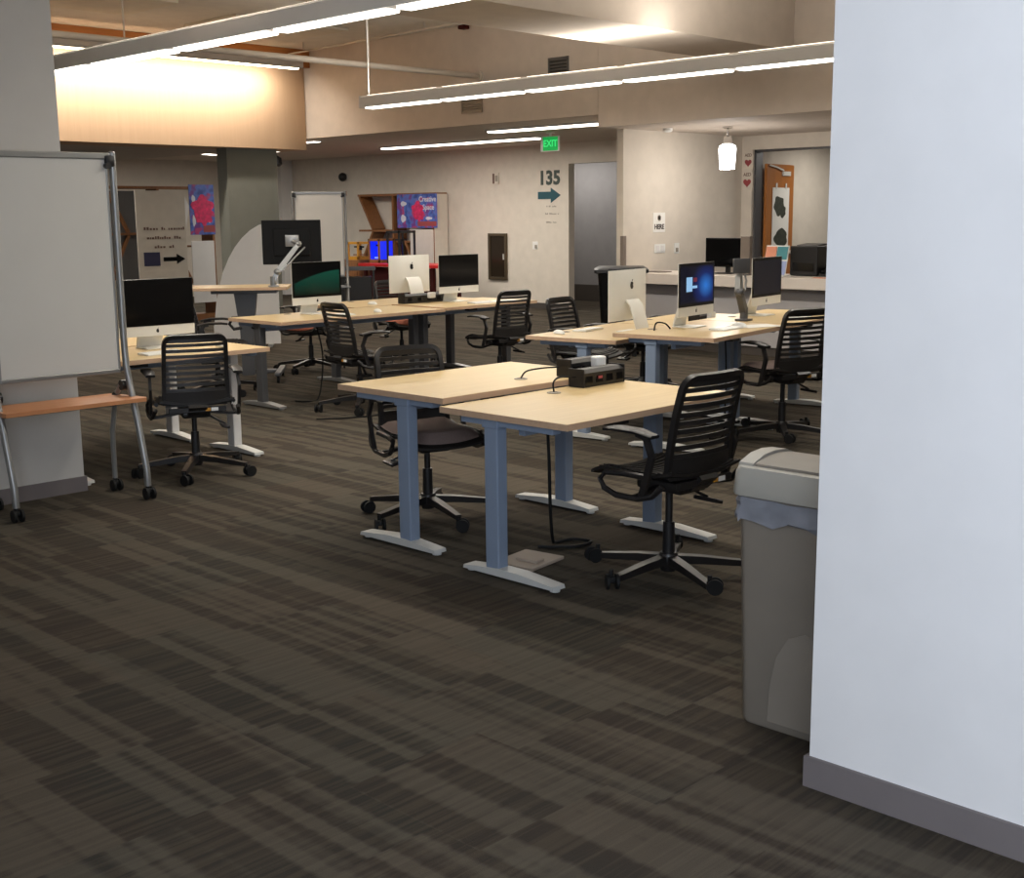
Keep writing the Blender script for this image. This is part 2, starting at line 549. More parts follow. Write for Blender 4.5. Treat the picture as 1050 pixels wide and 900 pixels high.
# poster hanging on the door
p = thing('door_poster', 'long white poster with dark green pictures hung on the wooden office door', 'poster', (14.54, 9.36, 0), R(9))
b = MB(); b.box((0.46, -0.008, 1.40), (0.56, 0.004, 1.0)); b.build('sheet', 'paper', p)
b = MB()
for (cx, cz, w, h) in ((0.40, 1.66, 0.34, 0.26), (0.52, 1.58, 0.22, 0.16), (0.48, 1.22, 0.44, 0.24), (0.40, 1.04, 0.26, 0.12)):
    b.prism([(cx + w / 2 * math.cos(a) * (1 + 0.12 * math.sin(5 * a + cx * 9)), cz + h / 2 * math.sin(a) * (1 + 0.15 * math.cos(3 * a + cz * 7))) for a in [k * PI / 15 for k in range(30)]], -0.0115 - cx * 0.001, -0.0101)
b.build('picture', 'foliage_print', p)
for x in (0.30, 0.62):
    b = MB(); b.box((x, -0.012, 1.92), (0.035, 0.012, 0.08), bev=0.003); b.build('hanger', 'alu', p)

# ------------------------------------------------------------------ ceiling fittings
def light_row(x, ys, z, label):
    """suspended row of linear lamps running along Y"""
    y1, y0 = ys[0], ys[-1]
    t = thing('linear_pendant_light', label, 'ceiling light', (x, (y0 + y1) / 2, z), 0, 'suspended linear light rows')
    c = (y0 + y1) / 2
    b = MB()
    prof = [(-0.08, 0.0), (-0.08, 0.105), (-0.05, 0.125), (0.05, 0.125), (0.08, 0.105), (0.08, 0.0)]
    b.prism(prof, y0 - c - 0.02, y1 - c + 0.02, 'xz')
    b.build('housing', 'housing', t)
    for a, e in zip(ys[:-1], ys[1:]):
        b = MB()
        L0, L1 = e - c + 0.05, a - c - 0.05
        b.box((0, (L0 + L1) / 2, -0.008), (0.118, L1 - L0, 0.016), bev=0.006)
        b.build('diffuser', 'lamp', t)
        b = MB(); b.box((0, (L0 + L1) / 2, 0.128), (0.06, L1 - L0, 0.006)); b.build('upper_diffuser', 'lamp_up', t)
    for k, a in enumerate(ys):
        if k in (0, 6):
            b = MB(); b.cyl((0, a - c - 0.05, 0.125), (0, a - c - 0.05, HC - z), 0.007); b.cyl((0, a - c - 0.05, HC - z - 0.03), (0, a - c - 0.05, HC - z), 0.05)
            b.build('hanging_rod', 'housing', t)
    for s, yy in ((1, y1 - c + 0.02), (-1, y0 - c - 0.02)):
        b = MB(); b.box((0, yy + s * 0.006, 0.06), (0.164, 0.012, 0.13), bev=0.003); b.build('end_cap', 'housing', t)
    return t
light_row(9.10, [11.08 - 1.22 * k for k in range(7)], 2.76, 'long suspended light row in the middle of the room, hanging before the pale soffit')
light_row(5.00, [10.65 - 1.22 * k for k in range(7)], 2.77, 'nearer suspended light row crossing the top left corner')
# two strips let into the low ceiling at the back
def recessed(x, y0, y1, label):
    t = thing('recessed_strip_light', label, 'ceiling light', (x, (y0 + y1) / 2, LC), 0)
    L = y1 - y0
    b = MB()
    for s in (-1, 1):
        b.box((s * 0.085, 0, -0.012), (0.02, L + 0.04, 0.024))
        b.box((0, s * (L / 2 + 0.01), -0.012), (0.15, 0.02, 0.024))
    b.build('frame', 'housing', t)
    b = MB(); b.box((0, 0, -0.022), (0.148, L, 0.044), bev=0.012); b.build('diffuser', 'lamp_low', t)
recessed(13.78, 12.82, 16.35, 'longer of the two strip lights in the low ceiling near the exit sign')
recessed(12.25, 10.31, 12.28, 'shorter strip light in the low ceiling, above the green exit sign')
def small_light(x, y, z, L, rot, label):
    t = thing('ceiling_strip_light', label, 'ceiling light', (x, y, z), rot)
    b = MB(); b.box((0, 0, -0.01), (0.16, L + 0.04, 0.02), bev=0.003); b.build('frame', 'housing', t)
    b = MB(); b.box((0, 0, -0.0235), (0.13, L, 0.007)); b.build('diffuser', 'lamp_low', t)
small_light(12.32, 19.55, LC, 1.0, R(-60), 'short strip light on the low ceiling beside the grey pier, above the honeycomb shelves')
small_light(11.75, 15.75, LC, 0.5, 0, 'small strip light at the lower corner of the tan bulkhead')
small_light(12.9, 18.0, LC, 0.6, 0, 'small strip light near the ceiling right of the grey pier')
# cove lamp that washes the tan bulkhead
t = thing('cove_light', 'long cove light washing the tan bulkhead with bright light', 'wall washer light', (8.2, 14.78, 3.63))
b = MB(); b.prism([(-0.07, 0.0), (-0.09, 0.02), (-0.09, 0.09), (0.05, 0.09), (0.05, 0.02)], -2.75, 2.75, 'yz'); b.build('housing', 'housing', t)
b = MB(); b.box((0, -0.005, -0.006), (5.4, 0.09, 0.012)); b.build('tube', 'lamp_cove', t)
for x in (-2.2, 0, 2.2):
    b = MB(); b.bar([(x, 0.05, 0.06), (x, 0.34, 0.06)], 0.03, 0.02); b.build('bracket', 'housing', t)
# long pipe, rods, sprinkler
b = MB(); b.tube([(5.6, 11.62, 3.30), (11.395, 11.62, 3.30)], 0.034, 12)
b.cyl((11.37, 11.62, 3.30), (11.399, 11.62, 3.30), 0.07)
for x in (6.5, 9.6):
    b.cyl((x, 11.62, 3.32), (x, 11.62, HC), 0.008)
tag(b.build('ceiling_pipe', 'pipe', smooth=40), 'pale painted pipe running under the high ceiling into the soffit', 'pipe')
b = MB(); b.tube([(11.0, 15.1, 3.86), (10.8, 11.6, 3.86), (10.75, 9.0, 3.86)], 0.014, 8)
for y in (14.5, 12.0, 9.6):
    b.cyl((10.82, y, 3.86), (10.82, y, HC), 0.008)
tag(b.build('sprinkler_pipe', 'pipe'), 'thin reddish sprinkler pipe below the high ceiling by the soffit', 'pipe')
t = thing('fire_alarm_device', 'small dark red alarm device on the high ceiling near the soffit', 'fire alarm', (11.25, 11.74, HC))
b = MB(); b.lathe([(0.075, 0.0), (0.075, -0.03), (0.0001, -0.031)]); b.build('base_plate', 'white_plastic', t)
b = MB(); b.box((0, 0, -0.055), (0.11, 0.11, 0.05), bev=0.012); b.build('alarm_body', 'maroon', t)
# acoustic panels close under the high ceiling
n = 0
for (x, y, label) in ((6.9, 13.2, 'square acoustic panel on the high ceiling in front of the orange trim'),
                      (9.6, 13.6, 'square acoustic panel on the high ceiling where the tan bulkhead meets the soffit'),
                      (7.9, 11.0, 'acoustic panel on the high ceiling above the end of the middle light row'),
                      (9.75, 9.6, 'acoustic panel on the high ceiling between the alarm device and the beam')):
    b = MB(); b.box((x, y, HC - 0.02), (1.7, 1.15, 0.04), bev=0.008)
    tag(b.build('acoustic_panel', 'tile_panel'), label, 'ceiling panel', 'acoustic panels on the high ceiling')
# grilles on the soffit
def vent(y, z, w, h, dark, label):
    t = thing('air_vent', label, 'vent', (11.4, y, z), 0, 'air vents on the soffit')
    m = 'vent_dark' if dark else 'vent'
    b = MB()
    for s in (-1, 1):
        b.box((-0.008, s * (w / 2), 0), (0.016, 0.025, h + 0.025)); b.box((-0.008, 0, s * (h / 2)), (0.016, w, 0.025))
    b.build('frame', m, t)
    b = MB(); b.box((-0.001, 0, 0), (0.002, w, h)); b.build('backing', 'black' if dark else m, t)
    b = MB()
    k = 7
    for i in range(k):
        b.box((-0.008, 0, -h / 2 + h * (i + 0.5) / k), (0.012, w, h / k * 0.45), ry(R(25)))
    b.build('slats', m, t)
vent(10.27, 3.27, 0.30, 0.26, True, 'dark square vent high on the soffit, above the middle light row')
vent(8.93, 2.98, 0.42, 0.20, False, 'brownish vent on the soffit below the right part of the light row')
vent(11.76, 2.97, 0.36, 0.20, False, 'brownish vent on the soffit below the left part of the light row')
# exit sign
t = thing('exit_sign', 'small green lit exit sign hanging under the low ceiling', 'exit sign', (13.3, 12.15, LC))
b = MB(); b.cyl((0, 0, -0.05), (0, 0, 0), 0.02); b.box((0, 0, -0.006), (0.08, 0.1, 0.012)); b.build('hanger', 'white_plastic', t)
b = MB(); b.box((0, 0, -0.155), (0.035, 0.34, 0.21), bev=0.004); b.build('housing', 'white_plastic', t)
b = MB(); b.box((-0.019, -0.02, -0.155), (0.004, 0.28, 0.19)); b.build('lit_face', 'exit', t)
letters('EXIT', 0.13, 0.001, 'exit_text', 'lettering', t, (-0.0225, -0.02, -0.155), (PI / 2, 0, -PI / 2), 0.003)
# pendant over the counter
t = thing('pendant_lamp', 'glowing white glass pendant lamp hanging over the counter', 'pendant lamp', (12.5, 8.6, SC2))
b = MB(); b.lathe([(0.06, 0.0), (0.06, -0.02), (0.012, -0.03), (0.012, -0.1), (0.05, -0.12), (0.062, -0.20), (0.0001, -0.201)]); b.build('canopy', 'chrome', t, 40)
b = MB(); b.lathe([(0.06, -0.203), (0.095, -0.225), (0.102, -0.26), (0.088, -0.49), (0.0001, -0.494)]); b.build('lamp_shade', 'pendant', t, 40)
b = MB(); b.lathe([(0.06, 0.0), (0.06, -0.025), (0.035, -0.045), (0.0001, -0.046)])
o = b.build('smoke_detector', 'white_plastic', None, 40, (12.2, 9.25, SC2)); tag(o, 'small round detector on the ceiling left of the pendant lamp', 'smoke detector')

# ------------------------------------------------------------------ wall fittings
E90 = (PI / 2, 0, -PI / 2)
t = thing('room_number_sign', 'large dark number 135 on the wall beside the corridor opening', 'wall number', (15.5, 14.18, 2.16))
for k, ch in enumerate('135'):
    letters(ch, 0.31, 0.004, 'digit', 'digit', t, (-0.004, 0.165 - 0.165 * k, 0), E90, 0.012)
b = MB(); b.prism([(0.26, -0.06), (0.26, 0.06), (-0.03, 0.06), (-0.03, 0.125), (-0.25, 0.0), (-0.03, -0.125), (-0.03, -0.06)], -0.006, 0.0, 'yz')
tag(b.build('arrow_sign', 'teal', None, None, (15.5, 14.18, 1.885)), 'teal arrow pointing right on the wall under the number 135', 'arrow sign')
def scribble(name, lines, mat, parent, w, lh, plane, seed):
    """rows of tiny strokes standing for print too small to read"""
    rnd = random.Random(seed)
    b = MB()
    for i, frac in enumerate(lines):
        u = -w * frac / 2
        while u < w * frac / 2:
            l = rnd.uniform(0.5, 1.1) * lh * 0.55
            hgt = rnd.choice((0.42, 0.42, 0.6)) * lh
            z = -i * lh * 1.55
            if plane == 'yz':
                b.box((-0.001, -u - l / 2, z + hgt / 2 - lh * 0.2), (0.002, l * 0.7, hgt * 0.8))
            else:
                b.box((u + l / 2, -0.001, z + hgt / 2 - lh * 0.2), (l * 0.7, 0.002, hgt * 0.8))
            u += l + rnd.choice((0.0, 0.0, 0.0, 0.5)) * lh
    return b.build(name, mat, parent)
for k, (z, wd) in enumerate(((1.70, 0.24), (1.58, 0.30), (1.44, 0.26))):
    t = thing('wall_sign', ('upper', 'middle', 'lowest')[k] + ' of three faint lines of small lettering under the teal arrow', 'wall lettering', (15.5, 14.13, z), 0, 'faint lettering under the arrow')
    scribble('lettering', [1.0], 'faint', t, wd, 0.055, 'yz', 11 + k)
def plate(name, label, cat, loc, w, h, plane, bits, mat='white_plastic', dp=0.008):
    t = thing(name, label, cat, loc)
    b = MB(); b.box((-dp / 2, 0, 0) if plane == 'yz' else (0, -dp / 2, 0), (dp, w, h) if plane == 'yz' else (w, dp, h), bev=0.002); b.build('plate', mat, t)
    for nm, m2, (u, z, sw, sh) in bits:
        b = MB(); b.box((-dp - 0.003, -u, z) if plane == 'yz' else (u, -dp - 0.003, z), (0.006, sw, sh) if plane == 'yz' else (sw, 0.006, sh), bev=0.001); b.build(nm, m2, t)
    return t
plate('light_switch', 'small switch plate on the wall left of the corridor opening', 'light switch', (15.5, 14.51, 1.06), 0.12, 0.13, 'yz', [('switch_key', 'faint', (0.02, -0.02, 0.05, 0.06))])
t = plate('wall_mounted_strobe', 'small alarm strobe with reddish side on the wall left of the number 135', 'fire alarm', (15.5, 15.42, 2.19), 0.15, 0.19, 'yz', [('lens', 'faint', (0.03, 0.0, 0.06, 0.10)), ('red_band', 'brown_text', (-0.04, 0.0, 0.04, 0.17))], 'wall', 0.03)
t = thing('extinguisher_cabinet', 'dark bronze framed cabinet set on the wall below the strobe', 'wall cabinet', (15.5, 15.39, 0.86))
b = MB()
for s in (-1, 1):
    b.box((-0.02, s * 0.20, 0), (0.04, 0.05, 0.80), bev=0.004); b.box((-0.02, 0, s * 0.375), (0.04, 0.36, 0.05), bev=0.004)
b.build('frame', 'bronze', t)
b = MB(); b.box((-0.008, 0, 0), (0.016, 0.36, 0.71)); b.build('glass_door', 'cabinet_glass', t)
b = MB(); b.box((-0.028, -0.15, 0), (0.03, 0.02, 0.10), bev=0.004); b.build('handle', 'alu', t)
# on the partition beside the counter
t = plate('paper_sign', 'small framed paper sign with an icon and dark word on the partition wall', 'sign', (12.50, 9.60, 1.46), 0.24, 0.24, 'xz', [], 'paper')
letters('HERE', 0.085, 0.001, 'dark_text', 'lettering', t, (0, -0.0095, -0.055), (PI / 2, 0, 0), 0.003)
b = MB(); b.lathe([(0.036, 0), (0.036, 0.002), (0.026, 0.002), (0.026, 0)], (0, 0, 0), 20); o = b.build('icon', 'faint', t); o.location = (0, -0.008, 0.055); o.rotation_euler = (PI / 2, 0, 0)
plate('outlet_plate', 'wide pale outlet plate under the paper sign on the partition', 'outlet', (12.52, 9.60, 1.14), 0.22, 0.11, 'xz', [('socket', 'wall_white', (-0.05, 0, 0.06, 0.07)), ('socket', 'wall_white', (0.05, 0, 0.06, 0.07))])
plate('wall_switch', 'narrow switch plate right of the wide outlet plate on the partition', 'switch', (12.87, 9.60, 1.135), 0.10, 0.13, 'xz', [('switch_key', 'faint', (0.0, -0.02, 0.05, 0.05))])
# red heart signs left of the office opening
for k, (y, z, s, label) in enumerate(((9.50, 2.24, 0.8, 'upper, darker red heart sign on the wall beside the office opening'),
                                      (9.51, 1.98, 0.9, 'lower, larger red heart sign on the wall beside the office opening'))):
    t = thing('heart_sign', label, 'sign', (14.3, y, z), 0, 'red heart signs')
    b = MB(); b.box((-0.003, 0, 0), (0.006, 0.19 * s, 0.25 * s), bev=0.001); b.build('plate', 'wall', t)
    pts = []
    for i in range(28):
        a = 2 * PI * i / 28
        pts.append((-16 * math.sin(a) ** 3 * 0.0042 * s, (13 * math.cos(a) - 5 * math.cos(2 * a) - 2 * math.cos(3 * a) - math.cos(4 * a)) * 0.0042 * s - 0.02))
    b = MB(); b.prism(pts, -0.0085, -0.0061, 'yz'); b.build('heart', 'sign_red', t)
    letters('AED', 0.07 * s, 0.001, 'brown_text', 'lettering', t, (-0.0075, 0, 0.095 * s), E90, 0.001)
# speaker and camera on the east wall at left
t = thing('ceiling_speaker', 'black round speaker hanging at the top of the white column', 'speaker', (13.4, 18.9, LC))
b = MB(); b.cyl((0, 0, -0.06), (0, 0, 0), 0.02); b.build('stem', 'dark_metal', t)
b = MB(); b.lathe([(0.03, -0.05), (0.10, -0.09), (0.11, -0.2), (0.07, -0.24), (0.0001, -0.241)]); b.build('speaker_body', 'black', t, 40)
t = thing('wall_mounted_camera', 'small black camera on the wall above the far whiteboard', 'camera', (15.5, 19.55, 2.33))
b = MB(); b.box((-0.02, 0, 0), (0.04, 0.08, 0.08), bev=0.006); b.build('bracket', 'white_plastic', t)
b = MB(); b.ball((-0.09, 0, 0), 0.085); b.build('camera_body', 'black', t, 60)
# conduit below it
plate('wall_mounted_sensor', 'tiny brown sensor on the wall under the black camera', 'sensor', (15.5, 19.6, 2.02), 0.09, 0.09, 'yz', [('lens', 'maroon', (0, 0, 0.04, 0.04))], 'walnut', 0.03)

# ------------------------------------------------------------------ counter
t = thing('service_counter', 'long pale service counter running along the back of the room', 'counter', (11.6, 6.78, 0))
b = MB(); b.box((0.40, 0, 0.82), (0.80, 5.6, 0.12), bev=0.004); b.build('countertop', 'counter', t)
b = MB(); b.box((0.45, 0, 0.43), (0.55, 5.56, 0.66)); b.build('front_panel', 'counter_front', t)
b = MB(); b.box((0.46, 0, 0.05), (0.53, 5.54, 0.10)); b.build('kick_base', 'base_dark', t)
for px, y, w, label in ((11.86, 7.88, 0.12, 'brown-grey divider post on the counter right of the black monitor'), (11.72, 9.53, 0.05, 'thin brown divider post on the left end of the counter')):
    t = thing('counter_divider', label, 'divider', (px, y, 0.88))
    b = MB(); b.box((0, 0, 0.22), (0.06, w, 0.42), bev=0.004); b.build('panel', 'post', t)
    b = MB(); b.box((0, 0, 0.006), (0.10, w * 1.02, 0.012)); b.build('base_plate', 'dark_metal', t)
# ------------------------------------------------------------------ desks
def desk(label, corner, rot, z, L, foot_mat='foot_white', W=0.762, group=None, foot_off=-0.01, leg_off=0.0, leg_mat='platinum', gx=0.3, gy=None):
    """sit-stand desk; corner = front left end, length along local x, depth along local y"""
    t = thing('sit_stand_desk', label, 'desk', (corner[0], corner[1], 0), rot, group)
    b = MB().use('maple'); b.box((L / 2, W / 2, z - 0.0145), (L - 0.005, W - 0.005, 0.029), bev=0.002)
    b.use('edge')
    for x in (0.0015, L - 0.0015):
        b.box((x, W / 2, z - 0.0145), (0.003, W, 0.027))
    for y in (0.0015, W - 0.0015):
        b.box((L / 2, y, z - 0.0145), (L - 0.008, 0.003, 0.027))
    top = b.build('desktop', None, t)
    g = MB(); g.lathe([(0.034, 0.0), (0.034, 0.003), (0.022, 0.003), (0.022, -0.002), (0.0001, -0.0021)], (0, 0, 0), 20)
    g.build('grommet', 'faint', top, 40, (L * gx, W - 0.10 if gy is None else gy, z + 0.0005))
    zt = z - 0.029
    for x in (0.055, L - 0.055):
        b = MB()
        b.box((x, W / 2 + leg_off, (0.035 + zt) / 2), (0.062, 0.080, zt - 0.035), bev=0.006)
        b.box((x, W / 2 + leg_off, zt - 0.02), (0.075, 0.095, 0.04), bev=0.004)
        lg = b.build('leg', leg_mat, t)
        b = MB()
        b.prism([(W / 2 + foot_off - 0.275, 0.012), (W / 2 + foot_off - 0.27, 0.028), (W / 2 + foot_off - 0.06, 0.046), (W / 2 + foot_off + 0.06, 0.046), (W / 2 + foot_off + 0.27, 0.028), (W / 2 + foot_off + 0.275, 0.012)], x - 0.037, x + 0.037, 'yz')
        for s in (-1, 1):
            b.cyl((x, W / 2 + foot_off + s * 0.25, 0.0), (x, W / 2 + foot_off + s * 0.25, 0.013), 0.022)
        b.build('foot', foot_mat, lg)
        b = MB(); b.box((x, W / 2, zt - 0.016), (0.05, W * 0.72, 0.03), bev=0.003); b.build('top_bracket', 'platinum', t)
    b = MB()
    b.box((L / 2, W / 2 - 0.04 + 0.01, zt - 0.045), (L - 0.20, 0.035, 0.05), bev=0.003)
    b.box((L / 2, W / 2 + 0.06, zt - 0.03), (L - 0.20, 0.03, 0.035), bev=0.003)
    b.build('cross_rail', 'platinum', t)
    b = MB(); b.box((L * 0.30, 0.05, zt - 0.011), (0.11, 0.06, 0.02), bev=0.004); b.build('control_switch', 'black', t)
    return t
DG = 'light wood sit-stand desks'
deskB = desk('front empty light wood desk nearest the trash can, a black chair tucked under it', (3.69, 3.285), 0, 0.735, 1.22, group=DG, gx=0.525, gy=0.655, leg_off=0.085)
deskA = desk('second empty light wood desk, touching the front one, with a white plug on its module', (3.75, 4.09), 0, 0.76, 1.22, group=DG, gx=0.58, gy=0.19, leg_off=-0.07)
r8 = R(8)
deskF1 = desk('light wood desk with a white mouse at its left corner, behind the blue screened one', (6.58, 5.41), r8, 0.715, 1.22, group=DG, leg_off=-0.085)
deskF2 = desk('light wood desk carrying the computer with the lit blue screen', (6.62, 4.63), r8, 0.775, 1.22, group=DG, leg_off=0.10)
c8, s8 = math.cos(r8), math.sin(r8)
deskF1b = desk('light wood desk behind the bare monitor arm, mostly hidden by the blue screened computer', (6.58 + 1.235 * c8, 5.41 + 1.235 * s8), r8, 0.715, 1.22, group=DG)
deskF3 = desk('light wood desk at the right carrying the dark navy screened computer', (6.62 + 1.235 * c8, 4.63 + 1.235 * s8), r8, 0.775, 1.22, group=DG, leg_off=0.10)
deskE = desk('light wood desk at left with the black screened computer, beside the rolling whiteboard', (3.385, 6.80), 0, 0.735, 1.325, group=DG, leg_mat='housing')
deskE2 = desk('light wood desk back to back behind the left computer desk, mostly hidden', (3.385, 7.60), 0, 0.735, 1.325, group=DG, leg_mat='housing')
deskC = desk('long light wood desk carrying the computer with the green wallpaper', (5.90, 8.35), 0, 0.735, 1.81, 'grey_metal', group=DG, leg_mat='dark_metal')
deskC2 = desk('light wood desk carrying the black screened computer left of the dark wall cabinet', (7.72, 8.35), 0, 0.745, 1.22, 'grey_metal', group=DG, leg_mat='dark_metal')
deskC3 = desk('back row light wood desk carrying the silver computer turned away below the poster', (7.30, 9.15), 0, 0.735, 1.62, 'grey_metal', group=DG, leg_mat='dark_metal')

# ------------------------------------------------------------------ all-in-one computers
def outline_apple(s):
    """small fruit-shaped emblem outline"""
    pts = []
    for i in range(40):
        a = 2 * PI * i / 40
        r = 1.0 - 0.10 * math.cos(2 * a) * (1 if math.sin(a) > 0 else 0.6)
        x, z = r * math.cos(a) * 0.86, r * math.sin(a)
        if abs(a - PI / 2) < 0.35:
            z -= 0.16 * (1 - abs(a - PI / 2) / 0.35)
        if abs(a - 3 * PI / 2) < 0.3:
            z += 0.10 * (1 - abs(a - 3 * PI / 2) / 0.3)
        d = math.hypot(x - 0.98, z - 0.10)
        if d < 0.40:
            k = 0.40
            x = 0.98 + (x - 0.98) / max(d, 1e-3) * k
            z = 0.10 + (z - 0.10) / max(d, 1e-3) * k
        pts.append((x * s, z * s))
    return pts
def all_in_one(screen_mat='screen_off', name='all_in_one_computer'):
    """screen faces local -y, origin on the desk under the stand"""
    t = thing(name, 'x', 'computer', (0, 0, 0))
    w, z0, z1, zc = 0.528, 0.085, 0.452, 0.150
    # aluminium shell: flat front, back bulging towards the middle
    nx, nz = 12, 10
    front, back = [], []
    bm = MB()
    rings = []
    for j in range(nz + 1):
        z = z0 + (z1 - z0) * j / nz
        f = [(-w / 2 + w * i / nx, -0.022, z) for i in range(nx + 1)]
        g = []
        for i in range(nx, -1, -1):
            u = (i / nx - 0.5) * 2
            v = (j / nz - 0.5) * 2
            g.append((-w / 2 + w * i / nx, -0.016 + 0.036 * (1 - abs(u) ** 2.2) * (1 - abs(v) ** 2.4), z))
        rings.append(f + g)
    bm.faces_from(rings)
    shell = bm.build('housing', 'alu', t, 35)
    for yy, rot in ((-0.0225, 0), (0.0225, PI)):
        b = MB()
        s = 0.012 if yy < 0 else 0.026
        b.prism(outline_apple(s), -0.0008, 0.0008, 'xz')
        b.prism([(0.05 * s, 1.15 * s), (0.15 * s, 1.5 * s), (0.55 * s, 1.75 * s), (0.45 * s, 1.35 * s)], -0.0008, 0.0008, 'xz')
        e = b.build('emblem', 'black', shell, None, (0, yy, 0.117 if yy < 0 else 0.34))
        if yy > 0:
            e.location.y = 0.0195
            e.rotation_euler = (0, 0, PI)
    b = MB().use('blacker'); b.box((0, -0.0235, (zc + z1) / 2), (w - 0.002, 0.004, z1 - zc - 0.001), bev=0.0012)
    b.use(screen_mat); b.box((0, -0.0258, (zc + z1) / 2 + 0.001), (w - 0.045, 0.001, z1 - zc - 0.045))
    b.build('screen', None, t)
    b = MB()
    path = [(0, -0.055, 0.0035), (0, 0.115, 0.0035)]
    b.box((0, 0.03, 0.004), (0.19, 0.175, 0.008), bev=0.002)
    b.sweep([(0, 0.112, 0.006), (0, 0.110, 0.03), (0, 0.085, 0.11), (0, 0.055, 0.20), (0, 0.02, 0.235)], [(-0.088, -0.005), (0.088, -0.005), (0.088, 0.005), (-0.088, 0.005)], (0, 1, 0.3))
    b.build('stand', 'alu', t, 35)
    return t
used_first = {}
def on_desk(d, s, o):
    """point on a desk: s along its length, o back from its front edge"""
    a = d.rotation_euler.z
    x, y = d.location.x, d.location.y
    z = max(v.co.z for c in d.children if c.name.startswith('desktop') for v in c.data.vertices)
    return (x + s * math.cos(a) - o * math.sin(a), y + s * math.sin(a) + o * math.cos(a), z + 0.0006)
def put_computer(src, d, s, o, rot, label):
    a = d.rotation_euler.z
    q = place(src, on_desk(d, s, o), a + rot, label, 'all-in-one computers')
    return q
aio = all_in_one()
put_computer(aio, deskE, 0.805, 0.52, R(-4), 'silver all-in-one computer with black screen beside the large rolling whiteboard')
put_computer(aio, deskE2, 0.585, 0.30, PI, 'silver all-in-one computer turned away, only its corner showing behind the left one')
aio_g = all_in_one('green_wall')
put_computer(aio_g, deskC, 0.72, 0.48, 0, 'all-in-one computer showing a dark green wallpaper')
put_computer(aio, deskC3, 0.93, 0.26, PI, 'silver all-in-one computer seen from behind in front of the red table')
put_computer(aio, deskC2, 0.64, 0.52, 0, 'all-in-one computer with black screen left of the dark wall cabinet')
put_computer(aio, deskF1, 0.63, 0.27, PI, 'silver all-in-one computer seen from behind in front of the black waste bin')
aio_b = all_in_one('desktop')
b = MB(); b.box((-0.115, -0.0268, 0.305), (0.085, 0.001, 0.10)); b.build('window_on_screen', 'desktop_window', [c for c in aio_b.children if c.name.startswith('screen')][0])
b = MB(); b.box((-0.035, -0.0268, 0.285), (0.07, 0.001, 0.018)); b.build('window_on_screen', 'desktop_window', [c for c in aio_b.children if c.name.startswith('screen')][0])
b = MB(); b.box((-0.03, -0.0268, 0.335), (0.05, 0.001, 0.03)); b.build('icon_on_screen', 'desktop_red', [c for c in aio_b.children if c.name.startswith('screen')][0])
put_computer(aio_b, deskF2, 0.66, 0.50, 0, 'all-in-one computer with a lit blue desktop and a pale window on its screen')
aio_n = all_in_one('navy_screen')
put_computer(aio_n, deskF3, 0.585, 0.50, 0, 'all-in-one computer with a dark navy screen, rightmost on the desks by the counter')
for src in (aio,):
    pass

# keyboards, mice, sheets
def keyboard():
    t = thing('keyboard', 'x', 'keyboard')
    b = MB(); b.prism([(-0.058, 0.0), (-0.058, 0.005), (0.058, 0.013), (0.058, 0.0)], -0.14, 0.14, 'yz'); b.build('keyboard_body', 'alu', t)
    b = MB()
    for j in range(5):
        for i in range(14):
            if j == 0 and 4 <= i <= 8:
                continue
            y = -0.044 + j * 0.0215
            b.box((-0.126 + i * 0.0194, y, 0.0095 + y * 0.068), (0.0165, 0.0185, 0.005))
    b.box((-0.126 + 6 * 0.0194, -0.044, 0.0095 - 0.003), (0.094, 0.0185, 0.005))
    b.build('keys', 'white_plastic', t)
    return t
kb = keyboard()
def put_kb(d, s, o, rot, label):
    p = on_desk(d, s, o); place(kb, p, d.rotation_euler.z + rot, label, 'white keyboards')
put_kb(deskE, 0.655, 0.20, R(4), 'white keyboard at the left desk, half hidden behind the chair back')
put_kb(deskC, 0.72, 0.16, 0, 'white keyboard in front of the green wallpaper computer')
put_kb(deskC2, 0.62, 0.16, R(-3), 'white keyboard before the black screened computer left of the dark wall cabinet')
put_kb(deskF1, 0.56, 0.59, PI + R(5), 'white keyboard right of the white mouse, behind the computer seen from behind')
put_kb(deskF2, 0.62, 0.22, R(-4), 'white keyboard in front of the lit blue screen')
put_kb(deskF3, 0.52, 0.18, R(6), 'white keyboard in front of the dark navy screen')
def mouse():
    t = thing('computer_mouse', 'x', 'mouse')
    b = MB(); b.lathe([(0.0001, 0.0), (0.9, 0.0), (1.0, 0.10), (0.97, 0.35), (0.8, 0.68), (0.45, 0.93), (0.0001, 1.0)], (0, 0, 0), 24)
    for v in b.bm.verts:
        v.co.x *= 0.031; v.co.y *= 0.056; v.co.z *= 0.030
    b.build('mouse_body', 'white_plastic', t, 60)
    b = MB(); b.box((0, 0.022, 0.0275), (0.006, 0.014, 0.006), bev=0.002); b.build('scroll_ball', 'faint', t)
    return t
ms = mouse()
def put_mouse(d, s, o, label):
    place(ms, on_desk(d, s, o), d.rotation_euler.z + R(random.uniform(-20, 20)), label, 'white computer mice')
put_mouse(deskE, 1.135, 0.28, 'white mouse at the right end of the left desk, right of the chair back')
put_mouse(deskC, 1.18, 0.20, 'white mouse on the long desk right of the slatted chair back')
put_mouse(deskC3, 0.38, 0.20, 'white mouse on the back row desk left of the black cable trough')
put_mouse(deskF1, 0.22, 0.62, 'white mouse at the left corner of the desk with the computer seen from behind')
put_mouse(deskF2, 0.86, 0.24, 'white mouse right of the keyboard in front of the lit blue screen')
def sheet(d, s, o, rot, label, w=0.21, h=0.297):
    b = MB(); b.box((0, 0, 0.0012), (w, h, 0.0018))
    q = on_desk(d, s, o)
    tag(b.build('paper_sheet', 'paper', None, None, q, d.rotation_euler.z + rot), label, 'paper', 'paper sheets on the desks')
